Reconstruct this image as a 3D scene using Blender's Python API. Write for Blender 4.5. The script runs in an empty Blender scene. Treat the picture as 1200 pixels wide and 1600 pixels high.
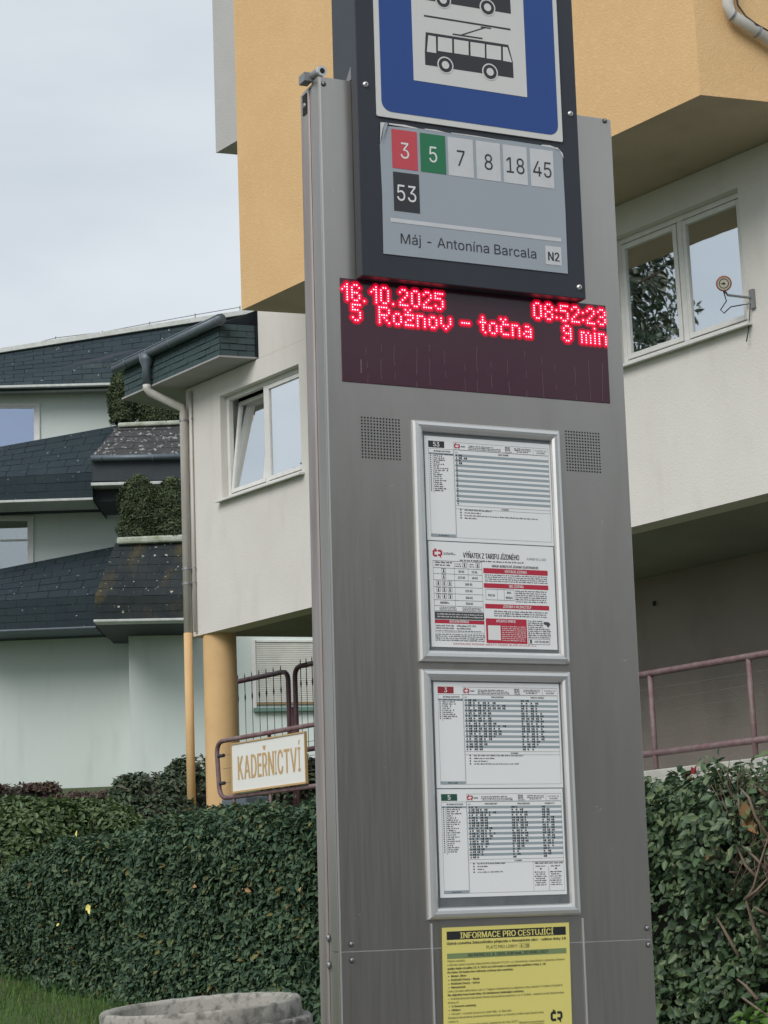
import bpy, math, random
import numpy as np
from mathutils import Vector, Matrix
from mathutils.geometry import delaunay_2d_cdt
random.seed(7); rng = np.random.default_rng(7)
scn = bpy.context.scene
COL = scn.collection
# ------------------------------------------------------------------ camera, sky, sun, exposure
PITCH, ROLL, EYE, FPX = math.radians(11.48), 0.04, 1.25, 3200.0
_f = np.array([0, math.cos(PITCH), math.sin(PITCH)]); _r0 = np.array([1.0, 0, 0]); _u0 = np.cross(_r0, _f)
_r = math.cos(ROLL)*_r0 - math.sin(ROLL)*_u0; _u = math.sin(ROLL)*_r0 + math.cos(ROLL)*_u0
CAM = np.array([0, 0, EYE])
cd = bpy.data.cameras.new('camera'); cam = bpy.data.objects.new('camera', cd); COL.objects.link(cam)
m = Matrix.Identity(4)
for i in range(3):
    m[i][0], m[i][1], m[i][2], m[i][3] = _r[i], _u[i], -_f[i], CAM[i]
cam.matrix_world = m
cd.sensor_fit = 'VERTICAL'; cd.sensor_height = 36.0; cd.sensor_width = 27.0; cd.lens = FPX/1600*36; cd.clip_end = 2000; cd.clip_start = 0.05
scn.camera = cam
SUN_EL, SUN_AZ = math.radians(40), math.radians(-150)      # azimuth from +Y: behind the viewer, to the left
w = bpy.data.worlds.new('World'); scn.world = w; w.use_nodes = True
nt = w.node_tree; nt.nodes.clear()
out = nt.nodes.new('ShaderNodeOutputWorld'); bg = nt.nodes.new('ShaderNodeBackground'); bg.inputs['Strength'].default_value = 0.1
sky = nt.nodes.new('ShaderNodeTexSky'); sky.sky_type = 'NISHITA'; sky.sun_disc = False
sky.sun_elevation = SUN_EL; sky.sun_rotation = SUN_AZ
tc = nt.nodes.new('ShaderNodeTexCoord'); mp = nt.nodes.new('ShaderNodeMapping'); mp.inputs['Scale'].default_value = (1.6, 1.6, 4.5)
nz = nt.nodes.new('ShaderNodeTexNoise'); nz.inputs['Scale'].default_value = 1.5; nz.inputs['Detail'].default_value = 5; nz.inputs['Roughness'].default_value = 0.5
cr = nt.nodes.new('ShaderNodeValToRGB')
cr.color_ramp.elements[0].position = 0.33; cr.color_ramp.elements[0].color = (3.95, 4.42, 4.85, 1)
cr.color_ramp.elements[1].position = 0.66; cr.color_ramp.elements[1].color = (5.8, 6.15, 6.45, 1)
mx = nt.nodes.new('ShaderNodeMix'); mx.data_type = 'RGBA'; mx.inputs[0].default_value = 0.93
L = nt.links.new
L(tc.outputs['Generated'], mp.inputs['Vector']); L(mp.outputs['Vector'], nz.inputs['Vector']); L(nz.outputs['Fac'], cr.inputs['Fac'])
L(sky.outputs['Color'], mx.inputs[6]); L(cr.outputs['Color'], mx.inputs[7]); L(mx.outputs[2], bg.inputs['Color']); L(bg.outputs['Background'], out.inputs['Surface'])
sd = bpy.data.lights.new('sun', 'SUN'); sun = bpy.data.objects.new('sun', sd); COL.objects.link(sun)
sd.energy = 1.5; sd.angle = math.radians(35); sd.color = (1.0, 0.96, 0.9)
sv = Vector((math.sin(SUN_AZ)*math.cos(SUN_EL), math.cos(SUN_AZ)*math.cos(SUN_EL), math.sin(SUN_EL)))
sun.rotation_euler = sv.to_track_quat('Z', 'Y').to_euler(); sun.location = (0, 0, 60)
scn.view_settings.view_transform = 'Standard'; scn.view_settings.look = 'None'; scn.view_settings.exposure = 0.5; scn.view_settings.gamma = 1.0
try: scn.view_settings.use_curve_mapping = False
except Exception: pass

# ------------------------------------------------------------------ measuring helpers
def ray(x, y): return _f + (x-600)/FPX*_r - (y-800)/FPX*_u
def pt(x, y, d): return CAM + ray(x, y)*d
def ptY(x, y, Y):            # where the sight line meets the upright plane at distance Y
    r = ray(x, y); return CAM + r*(Y/r[1])
def onplane(x, y, p, n):
    r = ray(x, y); return CAM + r*(((p-CAM) @ n)/(r @ n))
# facade frame: U along the wall to the right (towards the viewer), N outwards
UA = math.radians(-38)
FU = np.array([-math.sin(UA), -math.cos(UA), 0]); FN = np.array([-math.cos(UA), math.sin(UA), 0]); FP = np.array([3.56345, 19.14275, 0])
def H(u, w, z): return FP + FU*u + FN*w + np.array([0, 0, z])
def huz(px, py, w):
    P = onplane(px, py, FP + FN*w, FN); return float((P-FP) @ FU), float(P[2])
E71 = (0.326, -0.946)     # the slanted end walls, in (u, w)
# pylon frame
EX = np.array([0.9079, 0.4191, -0.0031]); EY = np.array([-0.4190, 0.9078, 0.0197]); EZ = np.array([0.0111, -0.0165, 0.9998])
A0 = np.array([-0.10491, 3.86935, 2.29541])
def PY(x, y, z): return A0 + EX*x + EY*y + EZ*z
def pl(px, py, off=0.0):
    P = onplane(px, py, A0 + EY*off, EY) - A0; return float(P @ EX), float(P @ EZ)
TK = np.array([(-400, 0), (2.6, 0), (2.7, 0.10), (4.5, 0.12), (6, 0.30), (8.5, 0.50), (11, 0.80), (12.5, 1.0), (16, 1.7), (20, 2.35), (27, 2.8), (34, 3.4), (42, 4.3), (60, 5), (400, 6)])
def T(y): return np.interp(y, TK[:, 0], TK[:, 1])

# ------------------------------------------------------------------ materials
def mat(name, col, rough=0.7, metal=0.0, var=0.0, vscale=3.0, vcol=None, bump=0.0, bscale=40.0, spec=0.5, stretch=None, thr=(0.35, 0.7), emit=None, coat=0.0, island=None, trans=0.0):
    M = bpy.data.materials.new(name); M.use_nodes = True; n = M.node_tree.nodes; l = M.node_tree.links.new
    b = n['Principled BSDF']; b.inputs['Base Color'].default_value = (*col, 1); b.inputs['Roughness'].default_value = rough; b.inputs['Metallic'].default_value = metal
    b.inputs['Specular IOR Level'].default_value = spec; b.inputs['Coat Weight'].default_value = coat
    t = n.new('ShaderNodeTexCoord'); vec = t.outputs['Object']
    if stretch:
        q = n.new('ShaderNodeMapping'); q.inputs['Scale'].default_value = stretch; l(vec, q.inputs['Vector']); vec = q.outputs['Vector']
    last = None
    if var > 0:
        x = n.new('ShaderNodeTexNoise'); x.inputs['Scale'].default_value = vscale; x.inputs['Detail'].default_value = 6; x.inputs['Roughness'].default_value = 0.62
        l(vec, x.inputs['Vector'])
        r = n.new('ShaderNodeMapRange'); r.inputs['From Min'].default_value = thr[0]; r.inputs['From Max'].default_value = thr[1]; r.inputs['To Max'].default_value = var
        l(x.outputs['Fac'], r.inputs['Value'])
        c = n.new('ShaderNodeMix'); c.data_type = 'RGBA'; c.inputs[6].default_value = (*col, 1)
        c.inputs[7].default_value = (*(vcol or tuple(a*0.5 for a in col)), 1); l(r.outputs['Result'], c.inputs[0]); last = c.outputs[2]
    if island:
        g = n.new('ShaderNodeNewGeometry'); rp = n.new('ShaderNodeValToRGB'); rp.color_ramp.interpolation = 'LINEAR'
        el = rp.color_ramp.elements
        while len(el) < len(island): el.new(0.5)
        for k, cc in enumerate(island):
            el[k].position = k/(len(island)-1) if len(cc) == 3 else cc[3]; el[k].color = (*cc[:3], 1)
        l(g.outputs['Random Per Island'], rp.inputs['Fac'])
        if last is not None:
            mm = n.new('ShaderNodeMix'); mm.data_type = 'RGBA'; mm.blend_type = 'MULTIPLY'; mm.inputs[0].default_value = 1
            l(rp.outputs['Color'], mm.inputs[6]); l(last, mm.inputs[7]); last = mm.outputs[2]
        else: last = rp.outputs['Color']
    if last is not None: l(last, b.inputs['Base Color'])
    if bump > 0:
        x = n.new('ShaderNodeTexNoise'); x.inputs['Scale'].default_value = bscale; x.inputs['Detail'].default_value = 4
        l(vec, x.inputs['Vector']); bb = n.new('ShaderNodeBump'); bb.inputs['Strength'].default_value = 1.0; bb.inputs['Distance'].default_value = bump
        l(x.outputs['Fac'], bb.inputs['Height']); l(bb.outputs['Normal'], b.inputs['Normal'])
    if emit:
        b.inputs['Emission Color'].default_value = (*emit[:3], 1); b.inputs['Emission Strength'].default_value = emit[3]
    if trans > 0:
        o = n['Material Output']; tl = n.new('ShaderNodeBsdfTranslucent'); ms = n.new('ShaderNodeMixShader'); ms.inputs[0].default_value = trans
        if last is not None: l(last, tl.inputs['Color'])
        else: tl.inputs['Color'].default_value = (*col, 1)
        l(b.outputs['BSDF'], ms.inputs[1]); l(tl.outputs['BSDF'], ms.inputs[2]); l(ms.outputs['Shader'], o.inputs['Surface'])
    return M
def layer(M, col, scale, lo, hi, amount=1.0, stretch=None, voronoi=False):
    """adds one more layer of stains or specks on top of a material's colour"""
    n = M.node_tree.nodes; l = M.node_tree.links.new; b = n['Principled BSDF']
    t = n.new('ShaderNodeTexCoord'); vec = t.outputs['Object']
    if stretch:
        q = n.new('ShaderNodeMapping'); q.inputs['Scale'].default_value = stretch; l(vec, q.inputs['Vector']); vec = q.outputs['Vector']
    x = n.new('ShaderNodeTexNoise'); x.inputs['Scale'].default_value = scale; x.inputs['Detail'].default_value = 5; l(vec, x.inputs['Vector'])
    r = n.new('ShaderNodeMapRange'); r.inputs['From Min'].default_value = lo; r.inputs['From Max'].default_value = hi; r.inputs['To Max'].default_value = amount
    l(x.outputs['Fac'], r.inputs['Value'])
    c = n.new('ShaderNodeMix'); c.data_type = 'RGBA'; l(r.outputs['Result'], c.inputs[0]); c.inputs[7].default_value = (*col, 1)
    src = b.inputs['Base Color'].links
    if src: l(src[0].from_socket, c.inputs[6])
    else: c.inputs[6].default_value = b.inputs['Base Color'].default_value
    l(c.outputs[2], b.inputs['Base Color'])
    return M
M = {}
M['white_stucco'] = layer(mat('white_stucco', (0.69, 0.668, 0.635), 0.9, var=0.5, vscale=0.9, vcol=(0.60, 0.575, 0.54), bump=0.003, bscale=45, spec=0.2), (0.45, 0.42, 0.385), 2.2, 0.55, 0.82, 0.3, (2.0, 2.0, 0.4))
M['yellow_stucco'] = layer(mat('yellow_stucco', (0.71, 0.475, 0.245), 0.9, var=0.6, vscale=1.1, vcol=(0.64, 0.41, 0.20), bump=0.005, bscale=48, spec=0.2), (0.78, 0.55, 0.29), 16, 0.52, 0.7, 0.35)
M['column_paint'] = mat('column_paint', (0.70, 0.47, 0.235), 0.8, var=0.5, vscale=2.5, vcol=(0.56, 0.36, 0.19), bump=0.003, bscale=60, spec=0.25)
M['grey_stucco'] = mat('grey_stucco', (0.50, 0.50, 0.495), 0.9, var=0.4, vscale=1.4, vcol=(0.40, 0.39, 0.38), bump=0.005, bscale=50, spec=0.2)
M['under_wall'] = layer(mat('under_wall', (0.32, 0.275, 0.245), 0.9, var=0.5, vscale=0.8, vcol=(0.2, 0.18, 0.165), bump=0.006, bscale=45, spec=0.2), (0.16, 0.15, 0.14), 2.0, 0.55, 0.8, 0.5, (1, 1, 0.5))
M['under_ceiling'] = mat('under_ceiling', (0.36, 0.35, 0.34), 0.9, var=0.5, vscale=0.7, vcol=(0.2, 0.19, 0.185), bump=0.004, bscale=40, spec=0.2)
M['mint_stucco'] = layer(mat('mint_stucco', (0.66, 0.725, 0.70), 0.9, var=0.4, vscale=0.6, vcol=(0.60, 0.665, 0.645), bump=0.003, bscale=40, spec=0.2), (0.48, 0.54, 0.52), 1.5, 0.54, 0.82, 0.45, (2.0, 2.0, 0.4))
M['shingle'] = layer(mat('shingle', (0.032, 0.050, 0.056), 0.85, var=0.8, vscale=2.0, vcol=(0.023, 0.036, 0.047), bump=0.006, bscale=70, island=[(1.35, 1.3, 1.2), (0.8, 0.85, 0.9), (1.1, 1.1, 1.1)], spec=0.35), (0.5, 0.53, 0.52), 13, 0.69, 0.74, 0.9)
M['shingle_moss'] = layer(layer(mat('shingle_moss', (0.04, 0.046, 0.046), 0.9, var=0.8, vscale=2.0, vcol=(0.02, 0.027, 0.032), bump=0.008, bscale=70, island=[(1.4, 1.3, 1.15), (0.75, 0.8, 0.85), (1.1, 1.1, 1.1)], spec=0.3), (0.11, 0.085, 0.035), 1.5, 0.55, 0.7, 0.6), (0.55, 0.54, 0.44), 12, 0.66, 0.71, 0.9)
M['shingle_pale'] = layer(mat('shingle_pale', (0.085, 0.085, 0.085), 0.9, var=0.8, vscale=3.0, vcol=(0.05, 0.052, 0.055), bump=0.008, bscale=70, island=[(1.3, 1.25, 1.2), (0.8, 0.82, 0.85), (1.05, 1.05, 1.05)], spec=0.3), (0.42, 0.42, 0.4), 11, 0.58, 0.66, 0.8)
M['fascia_shingle'] = mat('fascia_shingle', (0.05, 0.078, 0.082), 0.8, var=0.6, vscale=6, vcol=(0.035, 0.055, 0.06), bump=0.004, bscale=90, island=[(1.25, 1.25, 1.2), (0.8, 0.85, 0.9)], spec=0.35)
M['dark_board'] = mat('dark_board', (0.022, 0.031, 0.04), 0.7, var=0.5, vscale=4, vcol=(0.04, 0.05, 0.06))
M['pale_metal'] = mat('pale_metal', (0.55, 0.57, 0.56), 0.5, metal=0.2, var=0.6, vscale=9, vcol=(0.33, 0.35, 0.31))
M['mossy_rim'] = mat('mossy_rim', (0.50, 0.53, 0.47), 0.9, var=0.9, vscale=5, vcol=(0.22, 0.25, 0.15), bump=0.01, bscale=30)
M['eave_board'] = mat('eave_board', (0.36, 0.355, 0.36), 0.7, var=0.3, vscale=4)
M['zinc'] = mat('zinc', (0.14, 0.17, 0.2), 0.5, metal=0.3, var=0.5, vscale=7, vcol=(0.09, 0.11, 0.135))
M['pipe_white'] = mat('pipe_white', (0.60, 0.58, 0.55), 0.55, var=0.6, vscale=5, vcol=(0.46, 0.42, 0.37), stretch=(1, 1, 0.4))
M['pvc'] = mat('pvc', (0.72, 0.72, 0.70), 0.4, var=0.25, vscale=8)
M['maroon'] = mat('maroon_paint', (0.085, 0.035, 0.045), 0.5, var=0.6, vscale=10, vcol=(0.13, 0.075, 0.085), bump=0.001, bscale=60)
M['maroon_worn'] = mat('maroon_worn_paint', (0.15, 0.075, 0.085), 0.55, var=0.8, vscale=9, vcol=(0.24, 0.19, 0.19), bump=0.001, bscale=60)
M['wire'] = mat('wire', (0.22, 0.21, 0.2), 0.5, metal=0.6)
M['iron'] = mat('iron', (0.04, 0.04, 0.045), 0.6)
M['concrete'] = layer(mat('concrete', (0.36, 0.345, 0.31), 0.95, var=0.6, vscale=7, vcol=(0.30, 0.29, 0.265), bump=0.003, bscale=60, spec=0.2), (0.10, 0.097, 0.09), 38, 0.48, 0.66, 0.8); layer(M['concrete'], (0.13, 0.127, 0.115), 8, 0.5, 0.72, 0.6)
M['aggregate'] = layer(mat('aggregate', (0.30, 0.29, 0.27), 0.95, var=0.9, vscale=45, vcol=(0.09, 0.088, 0.08), bump=0.012, bscale=70, spec=0.3), (0.06, 0.06, 0.056), 16, 0.5, 0.66, 0.7)
M['pale_concrete'] = mat('pale_concrete', (0.48, 0.48, 0.44), 0.95, var=0.6, vscale=5, vcol=(0.34, 0.34, 0.31), bump=0.006)
M['asphalt'] = mat('asphalt', (0.05, 0.05, 0.052), 0.9, var=0.5, vscale=12, vcol=(0.075, 0.073, 0.07), bump=0.006, bscale=150)
M['paving'] = mat('paving', (0.22, 0.215, 0.205), 0.9, var=0.5, vscale=5, bump=0.004, bscale=80)
M['soil'] = mat('lawn_ground', (0.06, 0.10, 0.028), 0.95, var=0.7, vscale=6, vcol=(0.06, 0.05, 0.028), bump=0.03, bscale=20)
M['grass'] = mat('grass', (0.06, 0.13, 0.03), 0.6, island=[(0.05, 0.115, 0.025), (0.09, 0.19, 0.035), (0.14, 0.23, 0.06)], trans=0.3, spec=0.3)
M['leaf'] = mat('hedge_leaf', (0.05, 0.09, 0.045), 0.62, island=[(0.032, 0.066, 0.042), (0.056, 0.104, 0.060), (0.085, 0.142, 0.078), (0.14, 0.20, 0.11), (0.20, 0.19, 0.06, 0.992), (0.22, 0.12, 0.05, 1.0)], trans=0.2, spec=0.28)
for _i, _p in enumerate((0.0, 0.3, 0.7, 0.95)): M['leaf'].node_tree.nodes['Color Ramp'].color_ramp.elements[_i].position = _p
M['leaf_loose'] = mat('loose_hedge_leaf', (0.06, 0.1, 0.05), 0.45, island=[(0.035, 0.068, 0.036), (0.06, 0.108, 0.052), (0.09, 0.15, 0.066), (0.15, 0.195, 0.09)], trans=0.2, spec=0.5)
M['leaf_bright'] = mat('bright_leaf', (0.12, 0.24, 0.05), 0.45, island=[(0.08, 0.18, 0.03), (0.16, 0.29, 0.06)], trans=0.3)
M['leaf_laurel'] = mat('shrub_leaf', (0.08, 0.13, 0.05), 0.42, island=[(0.04, 0.08, 0.03), (0.09, 0.14, 0.05), (0.15, 0.21, 0.085)], trans=0.2)
M['leaf_red'] = mat('barberry_leaf', (0.1, 0.05, 0.045), 0.6, island=[(0.055, 0.03, 0.028), (0.11, 0.06, 0.05), (0.1, 0.09, 0.05)], trans=0.15)
M['leaf_dark'] = mat('dark_hedge_leaf', (0.03, 0.05, 0.03), 0.6, island=[(0.035, 0.065, 0.036), (0.065, 0.105, 0.052), (0.10, 0.095, 0.06)], trans=0.12)
M['thuja'] = mat('thuja_leaf', (0.05, 0.07, 0.035), 0.7, island=[(0.04, 0.066, 0.036), (0.075, 0.11, 0.05), (0.14, 0.165, 0.075)], trans=0.15)
M['shade_core'] = mat('shade_core', (0.02, 0.02, 0.015), 0.95)  # shade inside the foliage, put into a near-black colour
M['bark'] = mat('bark', (0.16, 0.115, 0.085), 0.9, var=0.6, vscale=20, vcol=(0.26, 0.20, 0.15), bump=0.003, bscale=60)
M['dead_leaf'] = mat('dead_leaf', (0.42, 0.24, 0.11), 0.7, trans=0.2)
M['red_leaf'] = mat('red_leaf', (0.30, 0.03, 0.04), 0.6)
M['steel'] = layer(mat('brushed_steel', (0.50, 0.473, 0.44), 0.34, metal=0.95, var=0.5, vscale=2.5, vcol=(0.43, 0.405, 0.375), stretch=(3, 3, 0.7), bump=0.0004, bscale=6), (0.34, 0.315, 0.29), 7, 0.55, 0.85, 0.3, (4, 4, 0.35))
_n = M['steel'].node_tree.nodes; _l = M['steel'].node_tree.links.new; _t = _n.new('ShaderNodeTexCoord'); _mp = _n.new('ShaderNodeMapping'); _mp.inputs['Scale'].default_value = (260, 260, 3.0)
_x = _n.new('ShaderNodeTexNoise'); _x.inputs['Scale'].default_value = 1.0; _x.inputs['Detail'].default_value = 3; _q = _n.new('ShaderNodeMapRange'); _q.inputs['To Min'].default_value = 0.27; _q.inputs['To Max'].default_value = 0.43
_l(_t.outputs['Object'], _mp.inputs['Vector']); _l(_mp.outputs['Vector'], _x.inputs['Vector']); _l(_x.outputs['Fac'], _q.inputs['Value']); _l(_q.outputs['Result'], _n['Principled BSDF'].inputs['Roughness'])
M['steel_side'] = layer(mat('side_steel', (0.52, 0.475, 0.45), 0.42, metal=0.85, var=0.8, vscale=3, vcol=(0.37, 0.30, 0.28), stretch=(6, 6, 0.6)), (0.24, 0.165, 0.15), 5, 0.5, 0.72, 0.7, (4, 4, 0.4))  # brown seen as reflection on the side, put into the colour as streaks
M['gap'] = mat('dark_gap', (0.015, 0.015, 0.016), 0.8)
M['alu'] = mat('aluminium', (0.72, 0.72, 0.71), 0.38, metal=0.75, var=0.3, vscale=8, vcol=(0.58, 0.58, 0.57))
M['backing'] = mat('frame_backing', (0.20, 0.215, 0.22), 0.5, metal=0.3, var=0.5, vscale=30)
M['anthracite'] = mat('anthracite_sheet', (0.030, 0.036, 0.048), 0.42, var=0.5, vscale=4, vcol=(0.042, 0.048, 0.058), spec=0.45)
M['sign_white'] = mat('sign_white', (0.70, 0.705, 0.68), 0.4, var=0.3, vscale=9, vcol=(0.62, 0.62, 0.60))
M['sign_blue'] = mat('sign_blue', (0.017, 0.066, 0.285), 0.35, var=0.4, vscale=5, vcol=(0.024, 0.07, 0.25))
M['panel_grey'] = mat('panel_grey_blue', (0.37, 0.41, 0.46), 0.45, var=0.4, vscale=7, vcol=(0.33, 0.37, 0.42))
M['tile_red'] = mat('tile_red', (0.60, 0.075, 0.095), 0.45); M['tile_green'] = mat('tile_green', (0.022, 0.19, 0.085), 0.45)
M['tile_dark'] = mat('tile_dark', (0.035, 0.037, 0.042), 0.45); M['tile_white'] = mat('tile_white', (0.66, 0.67, 0.69), 0.45, var=0.2, vscale=20)
M['ink'] = mat('ink', (0.018, 0.019, 0.022), 0.6); M['ink_soft'] = mat('ink_soft', (0.07, 0.072, 0.075), 0.7)
M['ink_white'] = mat('ink_white', (0.8, 0.8, 0.79), 0.5); M['ink_red'] = mat('ink_red', (0.50, 0.03, 0.06), 0.5)
M['paper'] = mat('paper', (0.85, 0.86, 0.86), 0.7, var=0.3, vscale=5, vcol=(0.82, 0.83, 0.835)); M['stripe'] = mat('stripe', (0.33, 0.39, 0.42), 0.7)
M['badge_red'] = mat('badge_red', (0.33, 0.03, 0.045), 0.6); M['badge_green'] = mat('badge_green', (0.02, 0.09, 0.06), 0.6)
M['paper_yellow'] = mat('paper_yellow', (0.76, 0.68, 0.20), 0.7, var=0.3, vscale=12, vcol=(0.72, 0.63, 0.18)); M['band_green'] = mat('band_green', (0.20, 0.27, 0.12), 0.7)
M['display'] = mat('display_acrylic', (0.060, 0.017, 0.032), 0.2, var=0.6, vscale=6, vcol=(0.07, 0.03, 0.044), spec=0.5)
M['led_core'] = mat('led_core', (0.9, 0.3, 0.3), 0.4, emit=(1.0, 0.42, 0.45, 3.0)); M['led_lens'] = mat('led_lens', (0.5, 0.0, 0.02), 0.4, emit=(1.0, 0.0, 0.035, 1.3))  # lens disc oversized so the red glow of neighbouring dots merges
M['led_glow'] = mat('led_painted_glow', (0.12, 0.0, 0.012), 0.5, emit=(1.0, 0.0, 0.035, 0.24))  # halo discs: bloom around the dots painted as emission, no real part
M['drip'] = mat('dried_drip', (0.20, 0.15, 0.16), 0.7)
M['room'] = mat('room_dark', (0.035, 0.036, 0.038), 0.9); M['blind'] = mat('blind', (0.42, 0.42, 0.41), 0.8)
M['gold'] = mat('gold_paint', (0.52, 0.345, 0.15), 0.5); M['sign_board'] = mat('sign_board', (0.78, 0.775, 0.75), 0.5, var=0.3, vscale=6, vcol=(0.72, 0.71, 0.68))
M['rust_brown'] = mat('rust_brown', (0.27, 0.19, 0.10), 0.8); M['shutter'] = mat('shutter', (0.60, 0.60, 0.56), 0.6, var=0.3, vscale=4)
M['green_sill'] = mat('green_sill', (0.12, 0.22, 0.19), 0.6)
M['dial_red'] = mat('dial_red', (0.33, 0.10, 0.07), 0.5); M['dial_face'] = mat('dial_face', (0.55, 0.52, 0.42), 0.5); M['galv'] = mat('galvanised', (0.30, 0.30, 0.31), 0.5, metal=0.6)
def glassmat(name, f, tint, rough=0.01, refl=(0.93, 0.96, 0.98)):
    G_ = bpy.data.materials.new(name); G_.use_nodes = True; n = G_.node_tree.nodes; l = G_.node_tree.links.new; n.remove(n['Principled BSDF'])
    tr = n.new('ShaderNodeBsdfTransparent'); tr.inputs['Color'].default_value = (*tint, 1); gl = n.new('ShaderNodeBsdfGlossy'); gl.inputs['Roughness'].default_value = rough
    gl.inputs['Color'].default_value = (*refl, 1)
    fr = n.new('ShaderNodeLayerWeight'); fr.inputs['Blend'].default_value = 0.5; mr = n.new('ShaderNodeMapRange'); mr.inputs['To Min'].default_value = f; mr.inputs['To Max'].default_value = min(1.0, f+0.5)
    l(fr.outputs['Fresnel'], mr.inputs['Value'])
    nz_ = n.new('ShaderNodeTexNoise'); nz_.inputs['Scale'].default_value = 1.3; bp = n.new('ShaderNodeBump'); bp.inputs['Distance'].default_value = 0.0015; tcx = n.new('ShaderNodeTexCoord'); l(tcx.outputs['Object'], nz_.inputs['Vector'])
    l(nz_.outputs['Fac'], bp.inputs['Height']); l(bp.outputs['Normal'], gl.inputs['Normal'])
    ms = n.new('ShaderNodeMixShader'); l(mr.outputs['Result'], ms.inputs[0]); l(tr.outputs[0], ms.inputs[1]); l(gl.outputs[0], ms.inputs[2]); l(ms.outputs[0], n['Material Output'].inputs['Surface'])
    return G_
M['glass'] = glassmat('window_glass', 0.25, (0.75, 0.8, 0.8))
M['glass_blue'] = glassmat('blue_window_glass', 0.42, (0.42, 0.52, 0.70), 0.01, (0.72, 0.82, 1.0))

# ------------------------------------------------------------------ mesh helpers
def root_loc(o):
    while o.parent: o = o.parent
    return np.array(o.location)
class G:
    def __init__(s): s.v, s.f, s.m = [], [], []
    def add(s, vs, fs, mi=0):
        b = len(s.v); s.v += [tuple(map(float, p)) for p in vs]; s.f += [tuple(b+i for i in f) for f in fs]; s.m += [mi]*len(fs); return s
    def quad(s, a, b, c, d, mi=0): return s.add([a, b, c, d], [(0, 1, 2, 3)], mi)
    def hexa(s, P, mi=0):      # P: 8 points, bottom ring 0-3, top ring 4-7
        return s.add(P, [(3, 2, 1, 0), (4, 5, 6, 7), (0, 1, 5, 4), (1, 2, 6, 5), (2, 3, 7, 6), (3, 0, 4, 7)], mi)
    def box(s, F, a, b, mi=0):
        x0, y0, z0 = a; x1, y1, z1 = b
        return s.hexa([F(x0, y0, z0), F(x1, y0, z0), F(x1, y1, z0), F(x0, y1, z0), F(x0, y0, z1), F(x1, y0, z1), F(x1, y1, z1), F(x0, y1, z1)], mi)
    def prism(s, F, poly, z0, z1, mi=0):   # poly in the first two coordinates of F
        n = len(poly); vs = [F(a, b, z0) for a, b in poly] + [F(a, b, z1) for a, b in poly]
        return s.add(vs, [tuple(range(n))[::-1], tuple(range(n, 2*n))] + [(i, (i+1) % n, n+(i+1) % n, n+i) for i in range(n)], mi)
    def tube(s, pts, r, n=10, mi=0, caps=True):
        pts = [np.array(p, float) for p in pts]; rs = r if hasattr(r, '__len__') else [r]*len(pts)
        rings = []; ref = None
        for i, p in enumerate(pts):
            d = (pts[min(i+1, len(pts)-1)] - pts[max(i-1, 0)]); d = d/np.linalg.norm(d)
            if ref is None:
                ref = np.cross(d, (0, 0, 1)) if abs(d[2]) < 0.9 else np.cross(d, (1, 0, 0))
            ref = ref - d*(ref @ d); ref = ref/np.linalg.norm(ref); b = np.cross(d, ref)
            rings.append([p + rs[i]*(math.cos(2*math.pi*k/n)*ref + math.sin(2*math.pi*k/n)*b) for k in range(n)])
        vs = [q for R in rings for q in R]; fs = []
        for i in range(len(pts)-1):
            for k in range(n): fs.append((i*n+k, i*n+(k+1) % n, (i+1)*n+(k+1) % n, (i+1)*n+k))
        if caps: fs.append(tuple(range(n))[::-1]); fs.append(tuple(range((len(pts)-1)*n, len(pts)*n)))
        return s.add(vs, fs, mi)
    def lathe(s, F, prof, n=40, mi=0):     # prof: (r, z)
        vs = [F(r*math.cos(2*math.pi*k/n), r*math.sin(2*math.pi*k/n), z) for r, z in prof for k in range(n)]
        fs = [(i*n+k, i*n+(k+1) % n, (i+1)*n+(k+1) % n, (i+1)*n+k) for i in range(len(prof)-1) for k in range(n)]
        return s.add(vs, fs, mi)
    def flat(s, F, pts, y, mi=0):          # polygon on a print plane: F(x, y, z)
        return s.add([F(a, y, b) for a, b in pts], [tuple(range(len(pts)))], mi)
    def rect(s, F, x0, z0, x1, z1, y, mi=0): return s.flat(F, [(x0, z0), (x1, z0), (x1, z1), (x0, z1)], y, mi)
    def disc(s, F, cx, cz, r, y, n=20, mi=0, rx=None):
        return s.flat(F, [(cx+(rx or r)*math.cos(2*math.pi*k/n), cz+r*math.sin(2*math.pi*k/n)) for k in range(n)], y, mi)
    def build(s, name, mats, parent=None, smooth=False, bevel=0, loc=None):
        me = bpy.data.meshes.new(name); off = root_loc(parent) if parent else (np.array(loc) if loc is not None else np.zeros(3))
        me.from_pydata([tuple(np.array(p)-off) for p in s.v], [], s.f)
        for q in (mats if isinstance(mats, (list, tuple)) else [mats]): me.materials.append(M[q] if isinstance(q, str) else q)
        if len(me.polygons): me.polygons.foreach_set('material_index', s.m)
        if smooth: me.polygons.foreach_set('use_smooth', [True]*len(me.polygons))
        me.update(); o = bpy.data.objects.new(name, me); COL.objects.link(o)
        if parent: o.parent = parent
        elif loc is not None: o.location = tuple(loc)
        if bevel:
            b = o.modifiers.new('bevel', 'BEVEL'); b.width = bevel; b.segments = 2; b.limit_method = 'ANGLE'
        return o
def tag(o, label, cat, group=None, kind=None):
    o['label'] = label
    if cat: o['category'] = cat
    if group: o['group'] = group
    if kind: o['kind'] = kind
    return o
def thing(name, label, cat, loc, group=None):
    o = bpy.data.objects.new(name, None); o.location = tuple(map(float, loc)); o.empty_display_size = 0.1; COL.objects.link(o)
    return tag(o, label, cat, group)
def W(x, y, z): return np.array([x, y, z], float)
_tc = {}
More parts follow.
